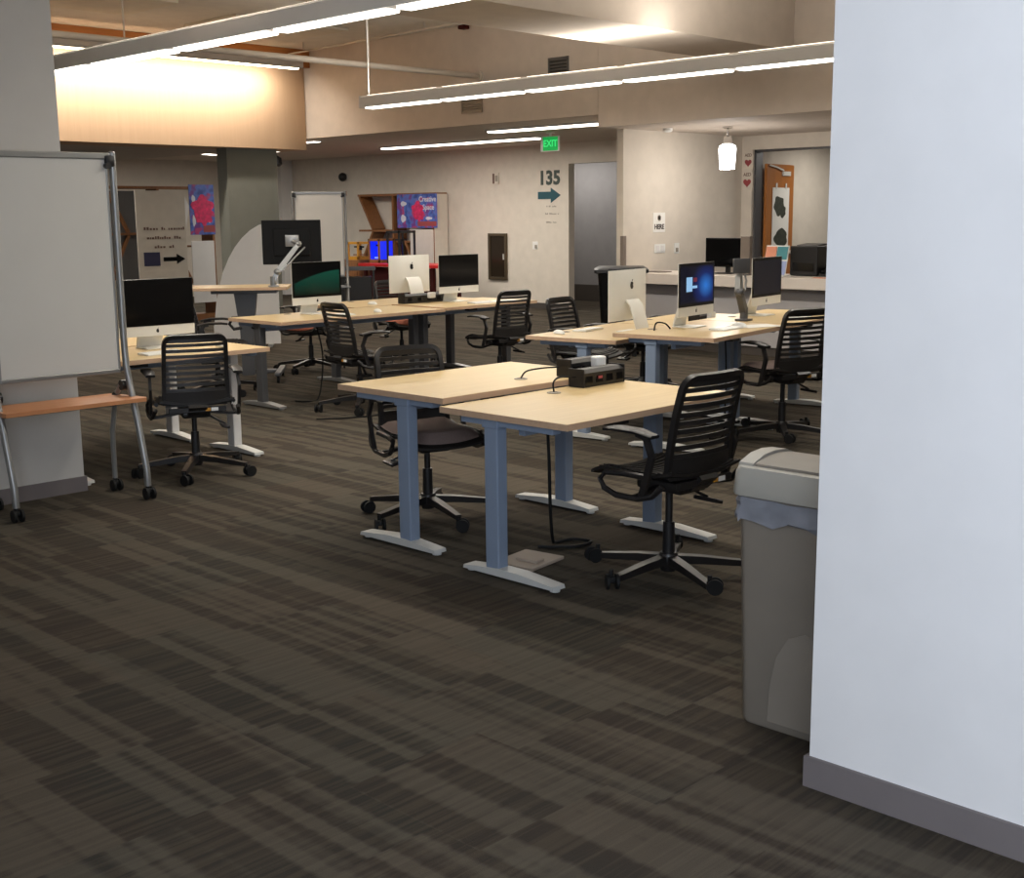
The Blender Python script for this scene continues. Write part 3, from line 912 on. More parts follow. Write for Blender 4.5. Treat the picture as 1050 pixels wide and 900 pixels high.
sheet(deskF2, 0.95, 0.14, R(60), 'white sheet of paper at the front edge of the blue screen desk')
sheet(deskC2, 0.98, 0.18, R(80), 'white sheet of paper at the right end of the far desk behind the slatted chair')

# ------------------------------------------------------------------ power modules, cords
def power_module(label, loc, rot, L, plug):
    t = thing('power_module', label, 'power strip', loc, rot, 'black power modules on the desk seams')
    b = MB(); b.prism([(-0.045, 0.0), (-0.05, 0.07), (-0.02, 0.085), (0.035, 0.085), (0.045, 0.0)], -L / 2, L / 2, 'yz')
    for s in (-1, 1):
        b.box((s * L / 2, 0, 0.0455), (0.008, 0.10, 0.09), bev=0.003)
    body = b.build('housing', 'black', t)
    for k in range(4):
        x = -L / 2 + L * (k + 0.5) / 4
        b = MB(); b.box((x, -0.0485, 0.036), (0.05, 0.004, 0.036), rx(R(-4)), bev=0.001); b.build('socket', 'blacker', t)
    if plug:
        b = MB(); b.box((L * 0.14, -0.07, 0.068), (0.075, 0.045, 0.055), bev=0.008); b.build('white_plug', 'white_plastic', t)
    else:
        b = MB(); b.box((-L * 0.12, -0.053, 0.044), (0.03, 0.006, 0.015), bev=0.002); b.build('red_switch', 'sign_red', t)
    return t
zA, zB = 0.7606, 0.7356
power_module('black power module with a white plug on the empty desk behind', (4.80, 4.165, zA), 0, 0.29, True)
power_module('black power module on the front empty desk, with a small red switch', (4.70, 3.985, zB), 0, 0.31, False)
power_module('black power module under the silver computer turned away on the far desks', (8.04, 9.045, 0.7480), 0, 0.5, True)
power_module('small black power module left of the lit blue screened computer', on_desk(deskF1b, 0.2, 0.10), r8, 0.24, True)
def cord(label, pts, r=0.004, name='power_cable', mat='rubber'):
    """smooth cord through points"""
    P = [Vector(p) for p in pts]
    out = []
    for i in range(len(P) - 1):
        p0, p1, p2, p3 = P[max(0, i - 1)], P[i], P[i + 1], P[min(len(P) - 1, i + 2)]
        for k in range(6):
            u = k / 6
            out.append(0.5 * ((2 * p1) + (p2 - p0) * u + (2 * p0 - 5 * p1 + 4 * p2 - p3) * u * u + (3 * p1 - p0 - 3 * p2 + p3) * u ** 3))
    out.append(P[-1])
    b = MB(); b.tube(out, r, 6)
    return tag(b.build(name, mat, None, 60), label, 'cord')
cord('black cord from the rear empty desk hole to its power module', [(4.46, 4.28, zA + 0.005), (4.50, 4.28, zA + 0.035), (4.58, 4.25, zA + 0.045), (4.645, 4.19, zA + 0.05)], 0.0045)
cord('black cord from the front empty desk hole to its power module', [(4.33, 3.94, zB + 0.005), (4.34, 3.95, zB + 0.05), (4.41, 3.97, zB + 0.065), (4.535, 3.98, zB + 0.05)], 0.0045)
cord('black cord hanging under the front empty desk and coiled on the carpet', [(4.10, 3.775, 0.70), (4.12, 3.78, 0.45), (4.17, 3.82, 0.22), (4.25, 3.88, 0.05), (4.32, 3.92, 0.009), (4.42, 3.90, 0.009), (4.44, 3.80, 0.009), (4.32, 3.80, 0.009), (4.20, 3.93, 0.009)], 0.008)
cord('dark cord hanging below the green wallpaper computer to the carpet', [(6.55, 8.75, 0.66), (6.60, 8.74, 0.4), (6.58, 8.74, 0.15), (6.50, 8.70, 0.008), (6.35, 8.65, 0.008), (6.30, 8.75, 0.008)], 0.007)
cord('dark cord on the carpet by the casters of the sideways turned chair', [(5.83, 7.83, 0.007), (6.0, 7.70, 0.007), (6.25, 7.62, 0.007), (6.45, 7.68, 0.007)], 0.006)
cord('dark cord hanging beneath the lit blue screen desk', [(7.36, 5.05, 0.70), (7.35, 5.03, 0.45), (7.33, 5.02, 0.2), (7.28, 5.0, 0.01), (7.12, 5.0, 0.008)], 0.006)
cord('black cable bundle beside the silver computer on the far back desk', [(8.36, 9.24, 0.742), (8.40, 9.24, 0.80), (8.48, 9.25, 0.81), (8.54, 9.25, 0.75), (8.62, 9.24, 0.742)], 0.006)
cord('black cable loop at the left of the lit blue screen computer', [on_desk(deskF2, 0.28, 0.6), tuple(Vector(on_desk(deskF2, 0.31, 0.6)) + Vector((0, 0, 0.05))), tuple(Vector(on_desk(deskF2, 0.36, 0.56)) + Vector((0, 0, 0.045))), tuple(Vector(on_desk(deskF2, 0.40, 0.54)) + Vector((0, 0, 0.006)))], 0.006)
t = thing('floor_outlet_box', 'beige square floor box behind the foot of the front empty desk', 'floor outlet', (4.00, 3.80, 0), R(8))
b = MB(); b.box((0, 0, 0.008), (0.26, 0.22, 0.016), bev=0.004); b.build('cover', 'box_beige', t)
b = MB(); b.box((-0.02, -0.02, 0.021), (0.06, 0.12, 0.012), bev=0.003); b.build('flap', 'box_beige', t)

# ------------------------------------------------------------------ office chairs (face local +y)
def rounded_rect(w, h, r, n=4, z0=0.0):
    pts = []
    for cx, cz, a0 in ((w / 2 - r, h - r, 0), (-w / 2 + r, h - r, 90), (-w / 2 + r, r, 180), (w / 2 - r, r, 270)):
        for k in range(n + 1):
            a = R(a0 + 90 * k / n)
            pts.append((cx + r * math.cos(a), z0 + cz + r * math.sin(a)))
    return pts
def back_pt(x, z):
    """point of the reclined, curved back shell"""
    lean = -0.145 - 0.075 * max(0, (z - 0.46)) / 0.41 - 0.05 * max(0, (0.56 - z)) * 0
    lean += -0.035 * math.sin(max(0, min(1, (z - 0.46) / 0.41)) * PI) * -0.4
    return (x, lean - 0.035 * (1 - (x / 0.215) ** 2), z)
def seat_z(y):
    if y < -0.1:
        return 0.452 + (-0.1 - y) * 0.22
    if y < 0.16:
        return 0.452 - 0.006 * math.sin((y + 0.1) / 0.26 * PI)
    return 0.452 - ((y - 0.16) ** 2) * 2.6
def office_chair(pad=None):
    t = thing('office_chair', 'x', 'chair')
    # five-star base
    b = MB()
    b.lathe([(0.0001, 0.055), (0.034, 0.055), (0.04, 0.075), (0.044, 0.12), (0.036, 0.135), (0.0001, 0.136)])
    tips = []
    for k in range(5):
        a = 2 * PI * k / 5 + 0.35
        c, s = math.cos(a), math.sin(a)
        tips.append((0.345 * c, 0.345 * s, a))
        b.bar([(0.02 * c, 0.02 * s, 0.105), (0.14 * c, 0.14 * s, 0.098), (0.345 * c, 0.345 * s, 0.075)], 0.042, 0.034, scale=[1.15, 1.0, 0.72])
    base = b.build('base', 'chair_black', t, 40)
    for x, y, a in tips:
        b = MB()
        b.cyl((0, 0, 0.05), (0, 0, 0.078), 0.010)
        q = rz(a + 1.0)
        for s in (-1, 1):
            v = q @ Vector((0.022, s * 0.014, 0.0))
            e = q @ Vector((0.022, s * 0.026, 0.0))
            b.cyl((v.x, v.y, 0.033), (e.x, e.y, 0.033), 0.033, None, 18)
        v = q @ Vector((0.012, 0, 0))
        b.box((v.x, v.y, 0.042), (0.05, 0.026, 0.026), q, bev=0.006)
        b.build('caster', 'rubber', t, 40, (x, y, 0))
    b = MB(); b.cyl((0, 0, 0.13), (0, 0, 0.27), 0.027, 0.025, 20); b.cyl((0, 0, 0.27), (0, 0, 0.418), 0.016, None, 16); b.build('gas_column', 'black', t, 40)
    b = MB()
    b.box((0, -0.01, 0.395), (0.17, 0.25, 0.05), bev=0.012)
    b.bar([(0, -0.08, 0.385), (0.0, -0.16, 0.40), (0.0, -0.215, 0.455)], 0.11, 0.022)
    mech = b.build('tilt_mechanism', 'chair_black', t, 40)
    b = MB(); b.bar([(0.07, -0.02, 0.38), (0.15, -0.05, 0.33), (0.18, -0.06, 0.315)], 0.016, 0.012); b.box((0.175, -0.07, 0.305), (0.05, 0.13, 0.018), ry(R(15)), bev=0.006); b.build('lever', 'chair_black', mech)
    b = MB().use('white_plastic'); b.box((0.10, -0.2015, 0.43), (0.042, 0.003, 0.02)); b.use('yellow'); b.box((0.06, -0.2015, 0.43), (0.03, 0.003, 0.02)); b.build('care_tag', None, mech)
    b = MB(); b.box((0.0, -0.19, 0.43), (0.34, 0.02, 0.032), bev=0.004); b.build('rear_rail', 'chair_black', mech)
    # seat: thin shell with ridges across, side rails
    b = MB()
    ys = [-0.20 + 0.47 * i / 16 for i in range(17)]
    nx = 10
    rings = []
    for y in ys:
        hw = 0.222 - 0.02 * max(0, y) / 0.27
        top = [(-hw + 2 * hw * i / nx, y, seat_z(y) + 0.022 * abs((i / nx - 0.5) * 2) ** 2.5) for i in range(nx + 1)]
        bot = [(x, yy, z - 0.012) for x, yy, z in reversed(top)]
        rings.append(top + bot)
    b.faces_from(rings)
    for k in range(15):
        y = -0.175 + k * 0.029
        hw = 0.20 - 0.02 * max(0, y) / 0.27
        b.bar([(-hw + 2 * hw * i / 8, y, seat_z(y) + 0.022 * abs((i / 8 - 0.5) * 2) ** 2.5 + 0.002) for i in range(9)], 0.017, 0.006)
    st = b.build('seat', 'seat_black', t, 35)
    if pad:
        b = MB()
        rings = []
        for y in [-0.17 + 0.42 * i / 12 for i in range(13)]:
            hw = 0.20 - 0.02 * max(0, y) / 0.27
            e = min(1.0, (y + 0.17) / 0.03 + 0.2, (0.25 - y) / 0.03 + 0.2)
            top = [(-hw + 2 * hw * i / nx, y, seat_z(y) + 0.022 * abs((i / nx - 0.5) * 2) ** 2.5 + 0.008 + 0.040 * e * (1 - abs((i / nx - 0.5) * 2) ** 6)) for i in range(nx + 1)]
            bot = [(x, yy, seat_z(yy) + 0.022 * abs(x / hw) ** 2.5 + 0.0055) for x, yy, z in reversed(top)]
            rings.append(top + bot)
        b.faces_from(rings)
        b.build('seat_pad', pad, t, 40)
    # backrest: frame, open slats above, closed shell below
    b = MB()
    out = []
    for z in [0.462 + 0.37 * i / 8 for i in range(9)]:
        hw = 0.190 - 0.010 * (z - 0.46) / 0.4
        out.append((hw, z))
    for k in range(1, 6):
        a = R(90 * k / 5)
        out.append((0.180 - 0.05 + 0.05 * math.cos(a), 0.832 + 0.048 * math.sin(a)))
    right = [back_pt(x, z) for x, z in out]
    left = [back_pt(-x, z) for x, z in reversed(out)]
    top = [back_pt(0.130 - 0.260 * i / 10, 0.880) for i in range(1, 10)]
    b.bar(right + top + left, 0.024, 0.026, (0, 1, 0.2))
    frame = b.build('back_frame', 'chair_black', t, 35)
    b = MB()
    k = 0
    zz = 0.845
    b.bar([back_pt(-0.170 + 0.340 * i / 10, 0.860) for i in range(11)], 0.008, 0.034, (0, 0.1, 1))
    while zz > 0.565:
        hw = 0.176
        b.bar([back_pt(-hw + 2 * hw * i / 10, zz - 0.018) for i in range(11)], 0.009, 0.0195, (0, 0.1, 1))
        zz -= 0.0345
    rings = []
    for z in [0.452 + 0.09 * i / 5 for i in range(6)]:
        hw = 0.184
        f = [back_pt(-hw + 2 * hw * i / 10, z) for i in range(11)]
        rings.append(f + [(x, y - 0.011, z2) for x, y, z2 in reversed(f)])
    b.faces_from(rings)
    b.build('backrest', 'seat_black', t, 35)
    # arms: pad, upright and the loop under the seat
    for s in (-1, 1):
        x = s * 0.262
        b = MB()
        b.tube([(x * 0.93, -0.175, 0.44), (x * 0.98, -0.13, 0.395), (x, -0.06, 0.375), (x, 0.06, 0.372), (x, 0.135, 0.395), (x * 0.99, 0.16, 0.43), (x * 0.95, 0.14, 0.458), (x * 0.90, 0.05, 0.462), (x * 0.88, -0.1, 0.462)], 0.013, 8)
        b.bar([(x, -0.075, 0.376), (x * 1.01, -0.105, 0.46), (x * 1.01, -0.135, 0.56), (x, -0.10, 0.635), (x, -0.05, 0.648)], 0.030, 0.016, (1, 0, 0))
        arm = b.build('arm_support', 'chair_black', t, 40)
        b = MB()
        sec = [(-0.032, -0.006), (0.032, -0.006), (0.036, 0.004), (0.026, 0.012), (-0.026, 0.012), (-0.036, 0.004)]
        b.sweep([(x * 0.99, -0.145, 0.640), (x, -0.06, 0.655), (x * 1.01, 0.06, 0.655), (x * 1.0, 0.115, 0.648)], sec, scale=[0.8, 1, 1, 0.85])
        b.build('arm_pad', 'black', arm, 40)
        b = MB(); b.bar([(x * 0.35, -0.02, 0.392), (x * 0.8, -0.02, 0.374), (x, -0.02, 0.372)], 0.03, 0.016); b.build('arm_bracket', 'chair_black', arm)
    return t
CG = 'black slatted office chairs'
ch = office_chair()
ch_grey = office_chair('seat_grey')
ch_salmon = office_chair('salmon')
def chair(src, x, y, heading, label, dz=0.0, turn=0.0):
    o = place(src, (x, y, 0), R(heading - 90), label, CG)
    for k in kids(o):
        if not k.name.startswith(('base', 'gas_column')):
            k.location.z = dz
        if turn and k.name.startswith(('base', 'caster')):
            k.location = rz(R(turn)) @ k.location
            k.rotation_euler.z = R(turn)
    return o
chair(ch, 4.175, 3.135, 86, 'nearest black slatted office chair, tucked at the front desk beside the trash can', 0.045, 14)
chair(ch_grey, 4.26, 4.775, -108, 'black office chair with grey seat facing us, tucked under the second empty desk')
chair(ch, 4.07, 6.72, 66, 'black slatted office chair seen from behind at the left desk next to the rolling whiteboard')
chair(ch, 6.40, 7.98, -6, 'black slatted office chair turned sideways in front of the green wallpaper desk')
chair(ch, 8.24, 8.18, 84, 'black slatted office chair at the far desk below the dark wall cabinet')
chair(ch, 7.74, 6.72, -84, 'black office chair facing us behind the white mouse, left of the black waste bin')
chair(ch_grey, 7.44, 4.62, 72, 'black slatted chair with grey seat at the edge of the big white wall', 0.04)
chair(ch, 8.72, 6.86, -95, 'black office chair under the desk gap, hidden behind the computer seen from behind')
chair(ch, 6.16, 9.72, -35, 'black office chair seen edge on, below the raised desk at left')
chair(ch_salmon, 7.74, 10.44, -160, 'office chair with salmon seat behind the green wallpaper desk')
chair(ch_salmon, 8.72, 10.14, -100, 'office chair with salmon seat behind the back row desk, right of the green wallpaper desk')
# ------------------------------------------------------------------ rolling whiteboards (face local -y)
def rolling_board(label, loc, rot, shelf_mat):
    t = thing('rolling_whiteboard', label, 'whiteboard', loc, rot, 'rolling whiteboards')
    b = MB(); b.box((0, 0, 1.315), (0.665, 0.018, 1.16), bev=0.003); b.build('board_panel', 'board', t)
    b = MB()
    b.box((0, 0.0, 1.912), (0.72, 0.035, 0.036), bev=0.006); b.box((0, 0.0, 0.724), (0.68, 0.03, 0.024), bev=0.004)
    for s in (-1, 1):
        b.box((s * 0.338, 0, 1.315), (0.014, 0.024, 1.17), bev=0.003)
    b.build('board_frame', 'grey_metal', t)
    for s in (-1, 1):
        b = MB()
        x = s * 0.378
        b.tube([(x, 0, 1.93), (x, 0, 1.4), (x, 0, 0.86), (x, -0.01, 0.74), (x, -0.045, 0.62), (x, -0.10, 0.45), (x, -0.15, 0.27), (x, -0.175, 0.17), (x, -0.178, 0.075)], 0.019, 12, (1, 0, 0))
        b.ball((x, 0, 1.93), 0.0195, (1, 1, 0.5))
        post = b.build('post', 'grey_metal', t, 50)
        b = MB()
        b.tube([(x * 0.93, 0.02, 0.64), (x * 0.93, 0.10, 0.56), (x * 0.93, 0.165, 0.35), (x * 0.93, 0.17, 0.075)], 0.015, 10, (1, 0, 0))
        b.build('rear_leg', 'grey_metal', post, 50)
        b = MB()
        b.cyl((x * 0.90, 0.0, 0.64), (x * 1.04, 0.0, 0.64), 0.03); b.ball((x * 0.93, 0.085, 0.575), 0.026)
        b.build('hinge_knob', 'black', post, 50)
        b = MB()
        b.box((s * 0.352, -0.012, 1.885), (0.05, 0.05, 0.06), bev=0.008); b.cyl((s * 0.335, -0.045, 1.86), (s * 0.335, 0.0, 1.86), 0.016)
        b.build('clamp', 'black', post, 40)
        for xx, yy in ((x, -0.178), (x * 0.93, 0.17)):
            b = MB()
            b.cyl((0, 0, 0.055), (0, 0, 0.085), 0.012)
            for k in (-1, 1):
                b.cyl((k * 0.013, -0.012, 0.034), (k * 0.027, -0.012, 0.034), 0.034, None, 18)
            b.box((0, -0.008, 0.05), (0.026, 0.04, 0.026), bev=0.006)
            b.build('caster', 'rubber', post, 40, (xx, yy, 0))
    b = MB(); b.prism([(-0.40, -0.15), (-0.36, 0.15), (0.36, 0.15), (0.42, -0.14), (0.41, -0.165), (-0.39, -0.175)], 0.556, 0.578, 'xy'); b.build('shelf', shelf_mat, t)
    b = MB(); b.box((0, 0.02, 0.540), (0.70, 0.035, 0.03), bev=0.004); b.build('shelf_rail', 'dark_metal', t)
    return t
rolling_board('large rolling whiteboard with orange-brown shelf in the left foreground', (3.128, 6.50, 0), R(-2), 'shelf_wood')
rolling_board('far rolling whiteboard standing behind the black monitor on the silver arm', (11.15, 14.72, 0), R(-38), 'grey_metal')

# ------------------------------------------------------------------ waste bins
t = thing('trash_can', 'tall taupe slim trash can with a liner beside the end of the white wall', 'trash can', (3.255, 1.835, 0), 0)
def rrect(w, d, r, z, n=5):
    out = []
    for cx, cy, a0 in ((w / 2 - r, d / 2 - r, 0), (-w / 2 + r, d / 2 - r, 90), (-w / 2 + r, -d / 2 + r, 180), (w / 2 - r, -d / 2 + r, 270)):
        for k in range(n + 1):
            a = R(a0 + 90 * k / n)
            out.append((cx + r * math.cos(a), cy + r * math.sin(a), z))
    return out
b = MB()
b.faces_from([rrect(0.235, 0.455, 0.03, 0.0), rrect(0.25, 0.47, 0.035, 0.012), rrect(0.275, 0.505, 0.035, 0.71), rrect(0.285, 0.515, 0.035, 0.725)])
body = b.build('body', 'can', t, 40)
b = MB()
arch = [(-0.09, 0.0)] + [(0.10 * math.cos(a) * -1, 0.19 + 0.13 * math.sin(a)) for a in [PI * k / 12 for k in range(13)]] + [(0.09, 0.0)]
arch = [(-0.125, 0.03), (-0.12, 0.14), (-0.10, 0.24), (-0.06, 0.31), (0.0, 0.335), (0.06, 0.31), (0.10, 0.24), (0.12, 0.14), (0.125, 0.03)]
b.prism([(0.0 + y, z) for y, z in arch], -0.1345, -0.1290, 'yz')
b.build('recessed_arch', 'can', body)
rnd = random.Random(3)
b = MB()
rings = []
for j, (z, g) in enumerate(((0.655, 0.012), (0.668, 0.017), (0.69, 0.010), (0.71, 0.014), (0.727, 0.006))):
    ring = []
    for (x, y, zz) in rrect(0.275, 0.505, 0.035, z, 5):
        k = 1 + (g + rnd.uniform(-0.004, 0.008)) / 0.2
        ring.append((x * k, y * (1 + (k - 1) * 0.55), z + rnd.uniform(-0.012, 0.012) * (1 if j < 3 else 0.3)))
    big = []
    for i in range(len(ring)):
        p, q = Vector(ring[i]), Vector(ring[(i + 1) % len(ring)])
        L = (q - p).length
        m = 8 if L > 0.1 else 1
        for u in range(m):
            v = p.lerp(q, u / m)
            if m > 1 and u:
                nrm = Vector((v.x, v.y, 0)).normalized()
                v = v + nrm * rnd.uniform(-0.004, 0.012) + Vector((0, 0, rnd.uniform(-0.014, 0.012) * (1 if j < 3 else 0.3)))
            big.append(tuple(v))
    rings.append(big)
b.faces_from(rings, True, False)
b.build('bin_liner', 'liner', t, 30)
b = MB()
def ridge(w, d, r, z, k):
    return rrect(w, d, r, z)
rings = [rrect(0.300, 0.535, 0.035, 0.728), rrect(0.306, 0.54, 0.035, 0.735), rrect(0.300, 0.532, 0.04, 0.80), rrect(0.288, 0.522, 0.045, 0.815)]
for q in (0.262, 0.20, 0.10):
    rings.append([(x * q / 0.288, y * (0.5 + q * 0.08) / 0.522, 0.818 + 0.0) for x, y, z in rrect(0.288, 0.522, 0.045, 0.8)])
b.faces_from(rings)
# raised end humps with a saddle between, as on a swing lid
for s in (-1, 1):
    prof = [(-0.13, 0.805), (-0.12, 0.825), (-0.06, 0.845), (0.0, 0.850), (0.06, 0.845), (0.12, 0.825), (0.13, 0.805)]
    b.prism([(x, z) for x, z in prof], s * 0.255, s * 0.205, 'xz')
lid = b.build('lid', 'lid', t, 40)
b = MB()
rings = []
for x in [-0.118 + 0.236 * i / 8 for i in range(9)]:
    zc = 0.822 + 0.020 * (1 - (x / 0.13) ** 2)
    rings.append([(x, -0.20, zc), (x, 0.20, zc), (x, 0.20, zc - 0.012), (x, -0.20, zc - 0.012)])
b.faces_from(rings)
b.build('swing_flap', 'can', lid, 40)

t = thing('waste_bin', 'large black waste bin with a lid behind the silver computer seen from behind', 'waste bin', (10.85, 8.85, 0), R(-50))
b = MB(); b.faces_from([rrect(0.42, 0.36, 0.04, 0.10), rrect(0.52, 0.44, 0.04, 0.93)]); b.build('body', 'blacker', t, 40)
b = MB(); b.faces_from([rrect(0.56, 0.48, 0.04, 0.925), rrect(0.60, 0.52, 0.04, 0.935), rrect(0.60, 0.52, 0.04, 0.965), rrect(0.5, 0.42, 0.05, 0.995)]); b.box((0, -0.24, 0.97), (0.3, 0.05, 0.03), bev=0.01); b.build('lid', 'black', t, 40)
for s in (-1, 1):
    b = MB(); b.cyl((s * 0.17, 0.12, 0.08), (s * 0.21, 0.12, 0.08), 0.08, None, 20); b.box((s * 0.17, 0.10, 0.11), (0.03, 0.10, 0.06)); b.build('wheel', 'rubber', t, 40)
    b = MB(); b.box((s * 0.15, -0.12, 0.055), (0.05, 0.05, 0.11), bev=0.008); b.build('leg', 'rubber', t)

# ------------------------------------------------------------------ raised stand with a monitor on an arm
t = thing('raised_stand_desk', 'raised light wood stand desk on one grey column, left behind the other desks', 'desk', (6.83, 10.33, 0), R(-40))
b = MB().use('maple'); b.box((0, 0, 0.905), (0.96, 0.58, 0.028), bev=0.003); b.use('edge'); b.box((0, -0.2895, 0.905), (0.95, 0.004, 0.024)); b.build('desktop', None, t)
b = MB(); b.box((0.06, 0, 0.873), (0.62, 0.34, 0.034), bev=0.004); b.build('top_bracket', 'dark_metal', t)
b = MB(); b.prism([(0.0, 0.055), (0.12, 0.055), (0.125, 0.5), (0.17, 0.86), (-0.05, 0.86), (-0.005, 0.5)], -0.05, 0.05, 'xz'); b.build('column', 'dark_metal', t)
for s in (-1, 1):
    b = MB(); b.tube([(0.06 + s * 0.05, -0.04, 0.62), (0.06 + s * 0.13, -0.07, 0.62), (0.06 + s * 0.16, -0.07, 0.56), (0.06 + s * 0.12, -0.07, 0.51), (0.06 + s * 0.05, -0.04, 0.52)], 0.016, 8, (0, 1, 0)); b.build('handle', 'black', t, 40)
    b = MB(); b.box((0.06 + s * 0.3, 0, 0.088), (0.06, 0.62, 0.04), bev=0.01)
    b.box((0.06 + s * 0.15, 0, 0.088), (0.34, 0.06, 0.04), bev=0.01)
    ft = b.build('foot', 'dark_metal', t)
    for yy in (-0.27, 0.27):
        b = MB(); b.cyl((-0.012, 0, 0.034), (0.012, 0, 0.034), 0.034, None, 18); b.box((0, 0, 0.06), (0.02, 0.03, 0.03), bev=0.004); b.build('caster', 'rubber', ft, 40, (0.06 + s * 0.3, yy, 0))
sd = t
def world(o, p):
    m = Matrix.Translation(o.location) @ o.rotation_euler.to_matrix().to_4x4()
    return m @ Vector(p)
def monitor_arm(label, loc, rot, pts, plate_rot, mat='grey_metal'):
    a = thing('monitor_mount', label, 'monitor arm', loc, rot, 'metal monitor arms')
    b = MB(); b.box((0, 0, 0.008), (0.10, 0.10, 0.016), bev=0.004); b.cyl((0, 0, 0.0), (0, 0, 0.10), 0.03); b.build('base_clamp', mat, a, 40)
    b = MB(); b.bar(pts[:2], 0.05, 0.05, (0, 1, 0), [1, 0.85]); b.ball(pts[1], 0.034); b.build('lower_arm', mat, a, 40)
    b = MB(); b.bar(pts[1:3], 0.052, 0.045, (0, 1, 0), [1, 0.8]); b.ball(pts[2], 0.03)
    b.tube([Vector(pts[1]) + Vector((0.05, -0.02, 0.01)), (Vector(pts[1]) + Vector(pts[2])) / 2 + Vector((0.06, -0.03, 0.0)), Vector(pts[2]) + Vector((0.06, -0.02, -0.03))], 0.008, 6, (0, 1, 0))
    b.build('upper_arm', 'grey_metal', a, 40)
    b = MB(); b.box(pts[3], (0.13, 0.02, 0.11), plate_rot, bev=0.004); b.cyl(pts[2], pts[3], 0.02); b.build('mounting_plate', mat, a, 40)
    return a
# monitor seen from behind: its plane faces away from us
def flat_monitor(name, label, loc, rot, w, h, z0, with_stand, back=True):
    m = thing(name, label, 'monitor', loc, rot)
    b = MB(); b.box((0, 0, z0 + h / 2), (w, 0.022, h), bev=0.006); b.box((0, 0.018, z0 + h * 0.5), (w * 0.62, 0.02, h * 0.62), bev=0.008); b.build('housing', 'matte_black', m)
    b = MB(); b.box((0, -0.0118, z0 + h / 2), (w - 0.03, 0.0016, h - 0.03)); b.build('screen', 'screen_off', m)
    if with_stand:
        b = MB(); b.box((0, 0.045, 0.115), (0.06, 0.025, 0.22), bev=0.004); b.box((0, 0.02, 0.006), (0.24, 0.17, 0.012), bev=0.003); b.build('stand', 'black', m)
    return m
base_w = world(sd, (0.35, -0.23, 0.9196))
a1 = monitor_arm('silver monitor arm clamped to the right end of the raised desk, holding the black monitor', tuple(base_w), R(-37), [(0, 0, 0.06), (0.04, 0.0, 0.14), (0.25, 0.06, 0.40), (0.19, 0.085, 0.43)], rx(0))
mw = world(a1, (0.185, 0.150, 0.0))
flat_monitor('monitor', 'black monitor seen from behind on the silver arm above the raised desk', (mw.x, mw.y, 0.9196 + 0.205), R(-37) + PI, 0.56, 0.42, 0.0, False)
p3 = on_desk(deskF3, 0.07, 0.42)
monitor_arm('silver monitor arm without a monitor between the blue screened and the navy screened computers', p3, r8, [(0, 0, 0.07), (-0.13, -0.02, 0.22), (-0.10, 0.0, 0.38), (-0.12, -0.03, 0.41)], rz(R(-40)), 'dark_metal')

# white curved screen, tall as a shoulder, in front of the grey pier
t = thing('curved_divider_screen', 'white free-standing divider with a curved left edge in front of the grey pier', 'divider', (8.72, 13.05, 0), R(-38))
b = MB()
pts = [(0.40, 0.03), (0.40, 1.50), (0.36, 1.53)] + [(0.40 - 0.80 * math.sin(R(a)), 1.53 * math.cos(R(a)) ** 0.9 + 0.0) for a in range(15, 80, 8)] + [(-0.40, 0.25), (-0.40, 0.06), (-0.37, 0.03)]
b.prism(pts, -0.022, 0.022, 'xz'); b.build('panel', 'wall_white', t)
for x in (-0.28, 0.28):
    b = MB(); b.box((x, 0, 0.015), (0.06, 0.36, 0.03), bev=0.006); b.build('foot', 'grey_metal', t)

# ------------------------------------------------------------------ honeycomb bookcases (front faces local -y)
def honeycomb(label, loc, rot, W, H):
    t = thing('honeycomb_bookcase', label, 'bookcase', loc, rot, 'plywood honeycomb bookcases')
    D = 0.32
    b = MB()
    b.box((0, 0, H - 0.02), (W, D, 0.04)); b.build('top_board', 'walnut', t)
    b = MB(); b.box((0, 0, 0.05), (W, D, 0.10)); b.build('plinth', 'walnut', t)
    for x in (0.02 - W / 2 + W * 0.46, W / 2 - 0.02):
        b = MB(); b.box((x, 0, H / 2 + 0.03), (0.04, D, H - 0.14)); b.build('upright', 'walnut', t)
    b = MB(); b.box((-W * 0.27 + 0.005, 0, H * 0.66), (W * 0.46 - 0.02, D, 0.035)); b.build('shelf', 'walnut', t)
    b = MB(); b.box((W * 0.23, 0, H * 0.56), (W * 0.46, D * 0.9, 0.03)); b.build('shelf', 'walnut', t)
    for pts in ([(-W / 2 + 0.03, H - 0.04), (-W / 2 + W * 0.19, H * 0.66 + 0.02)], [(-W / 2 + W * 0.19, H * 0.66 - 0.02), (-W / 2 + 0.05, H * 0.36), (-W / 2 + W * 0.17, 0.10)],
                [(W * 0.12, H * 0.56 - 0.02), (W * 0.26, H * 0.30), (W * 0.10, 0.10)]):
        b = MB(); b.bar([(x, 0, z) for x, z in pts], D * 0.94, 0.045, (1, 0, 0.4)); b.build('slanted_panel', 'walnut', t)
    return t
hb1 = honeycomb('brown honeycomb bookcase behind the red table against the far wall', (15.31, 17.72, 0), -PI / 2, 2.14, 1.98)
hb2 = honeycomb('brown honeycomb bookcase left of the grey pier, behind the white arrow board', (9.97, 17.2, 0), 0, 1.80, 2.05)
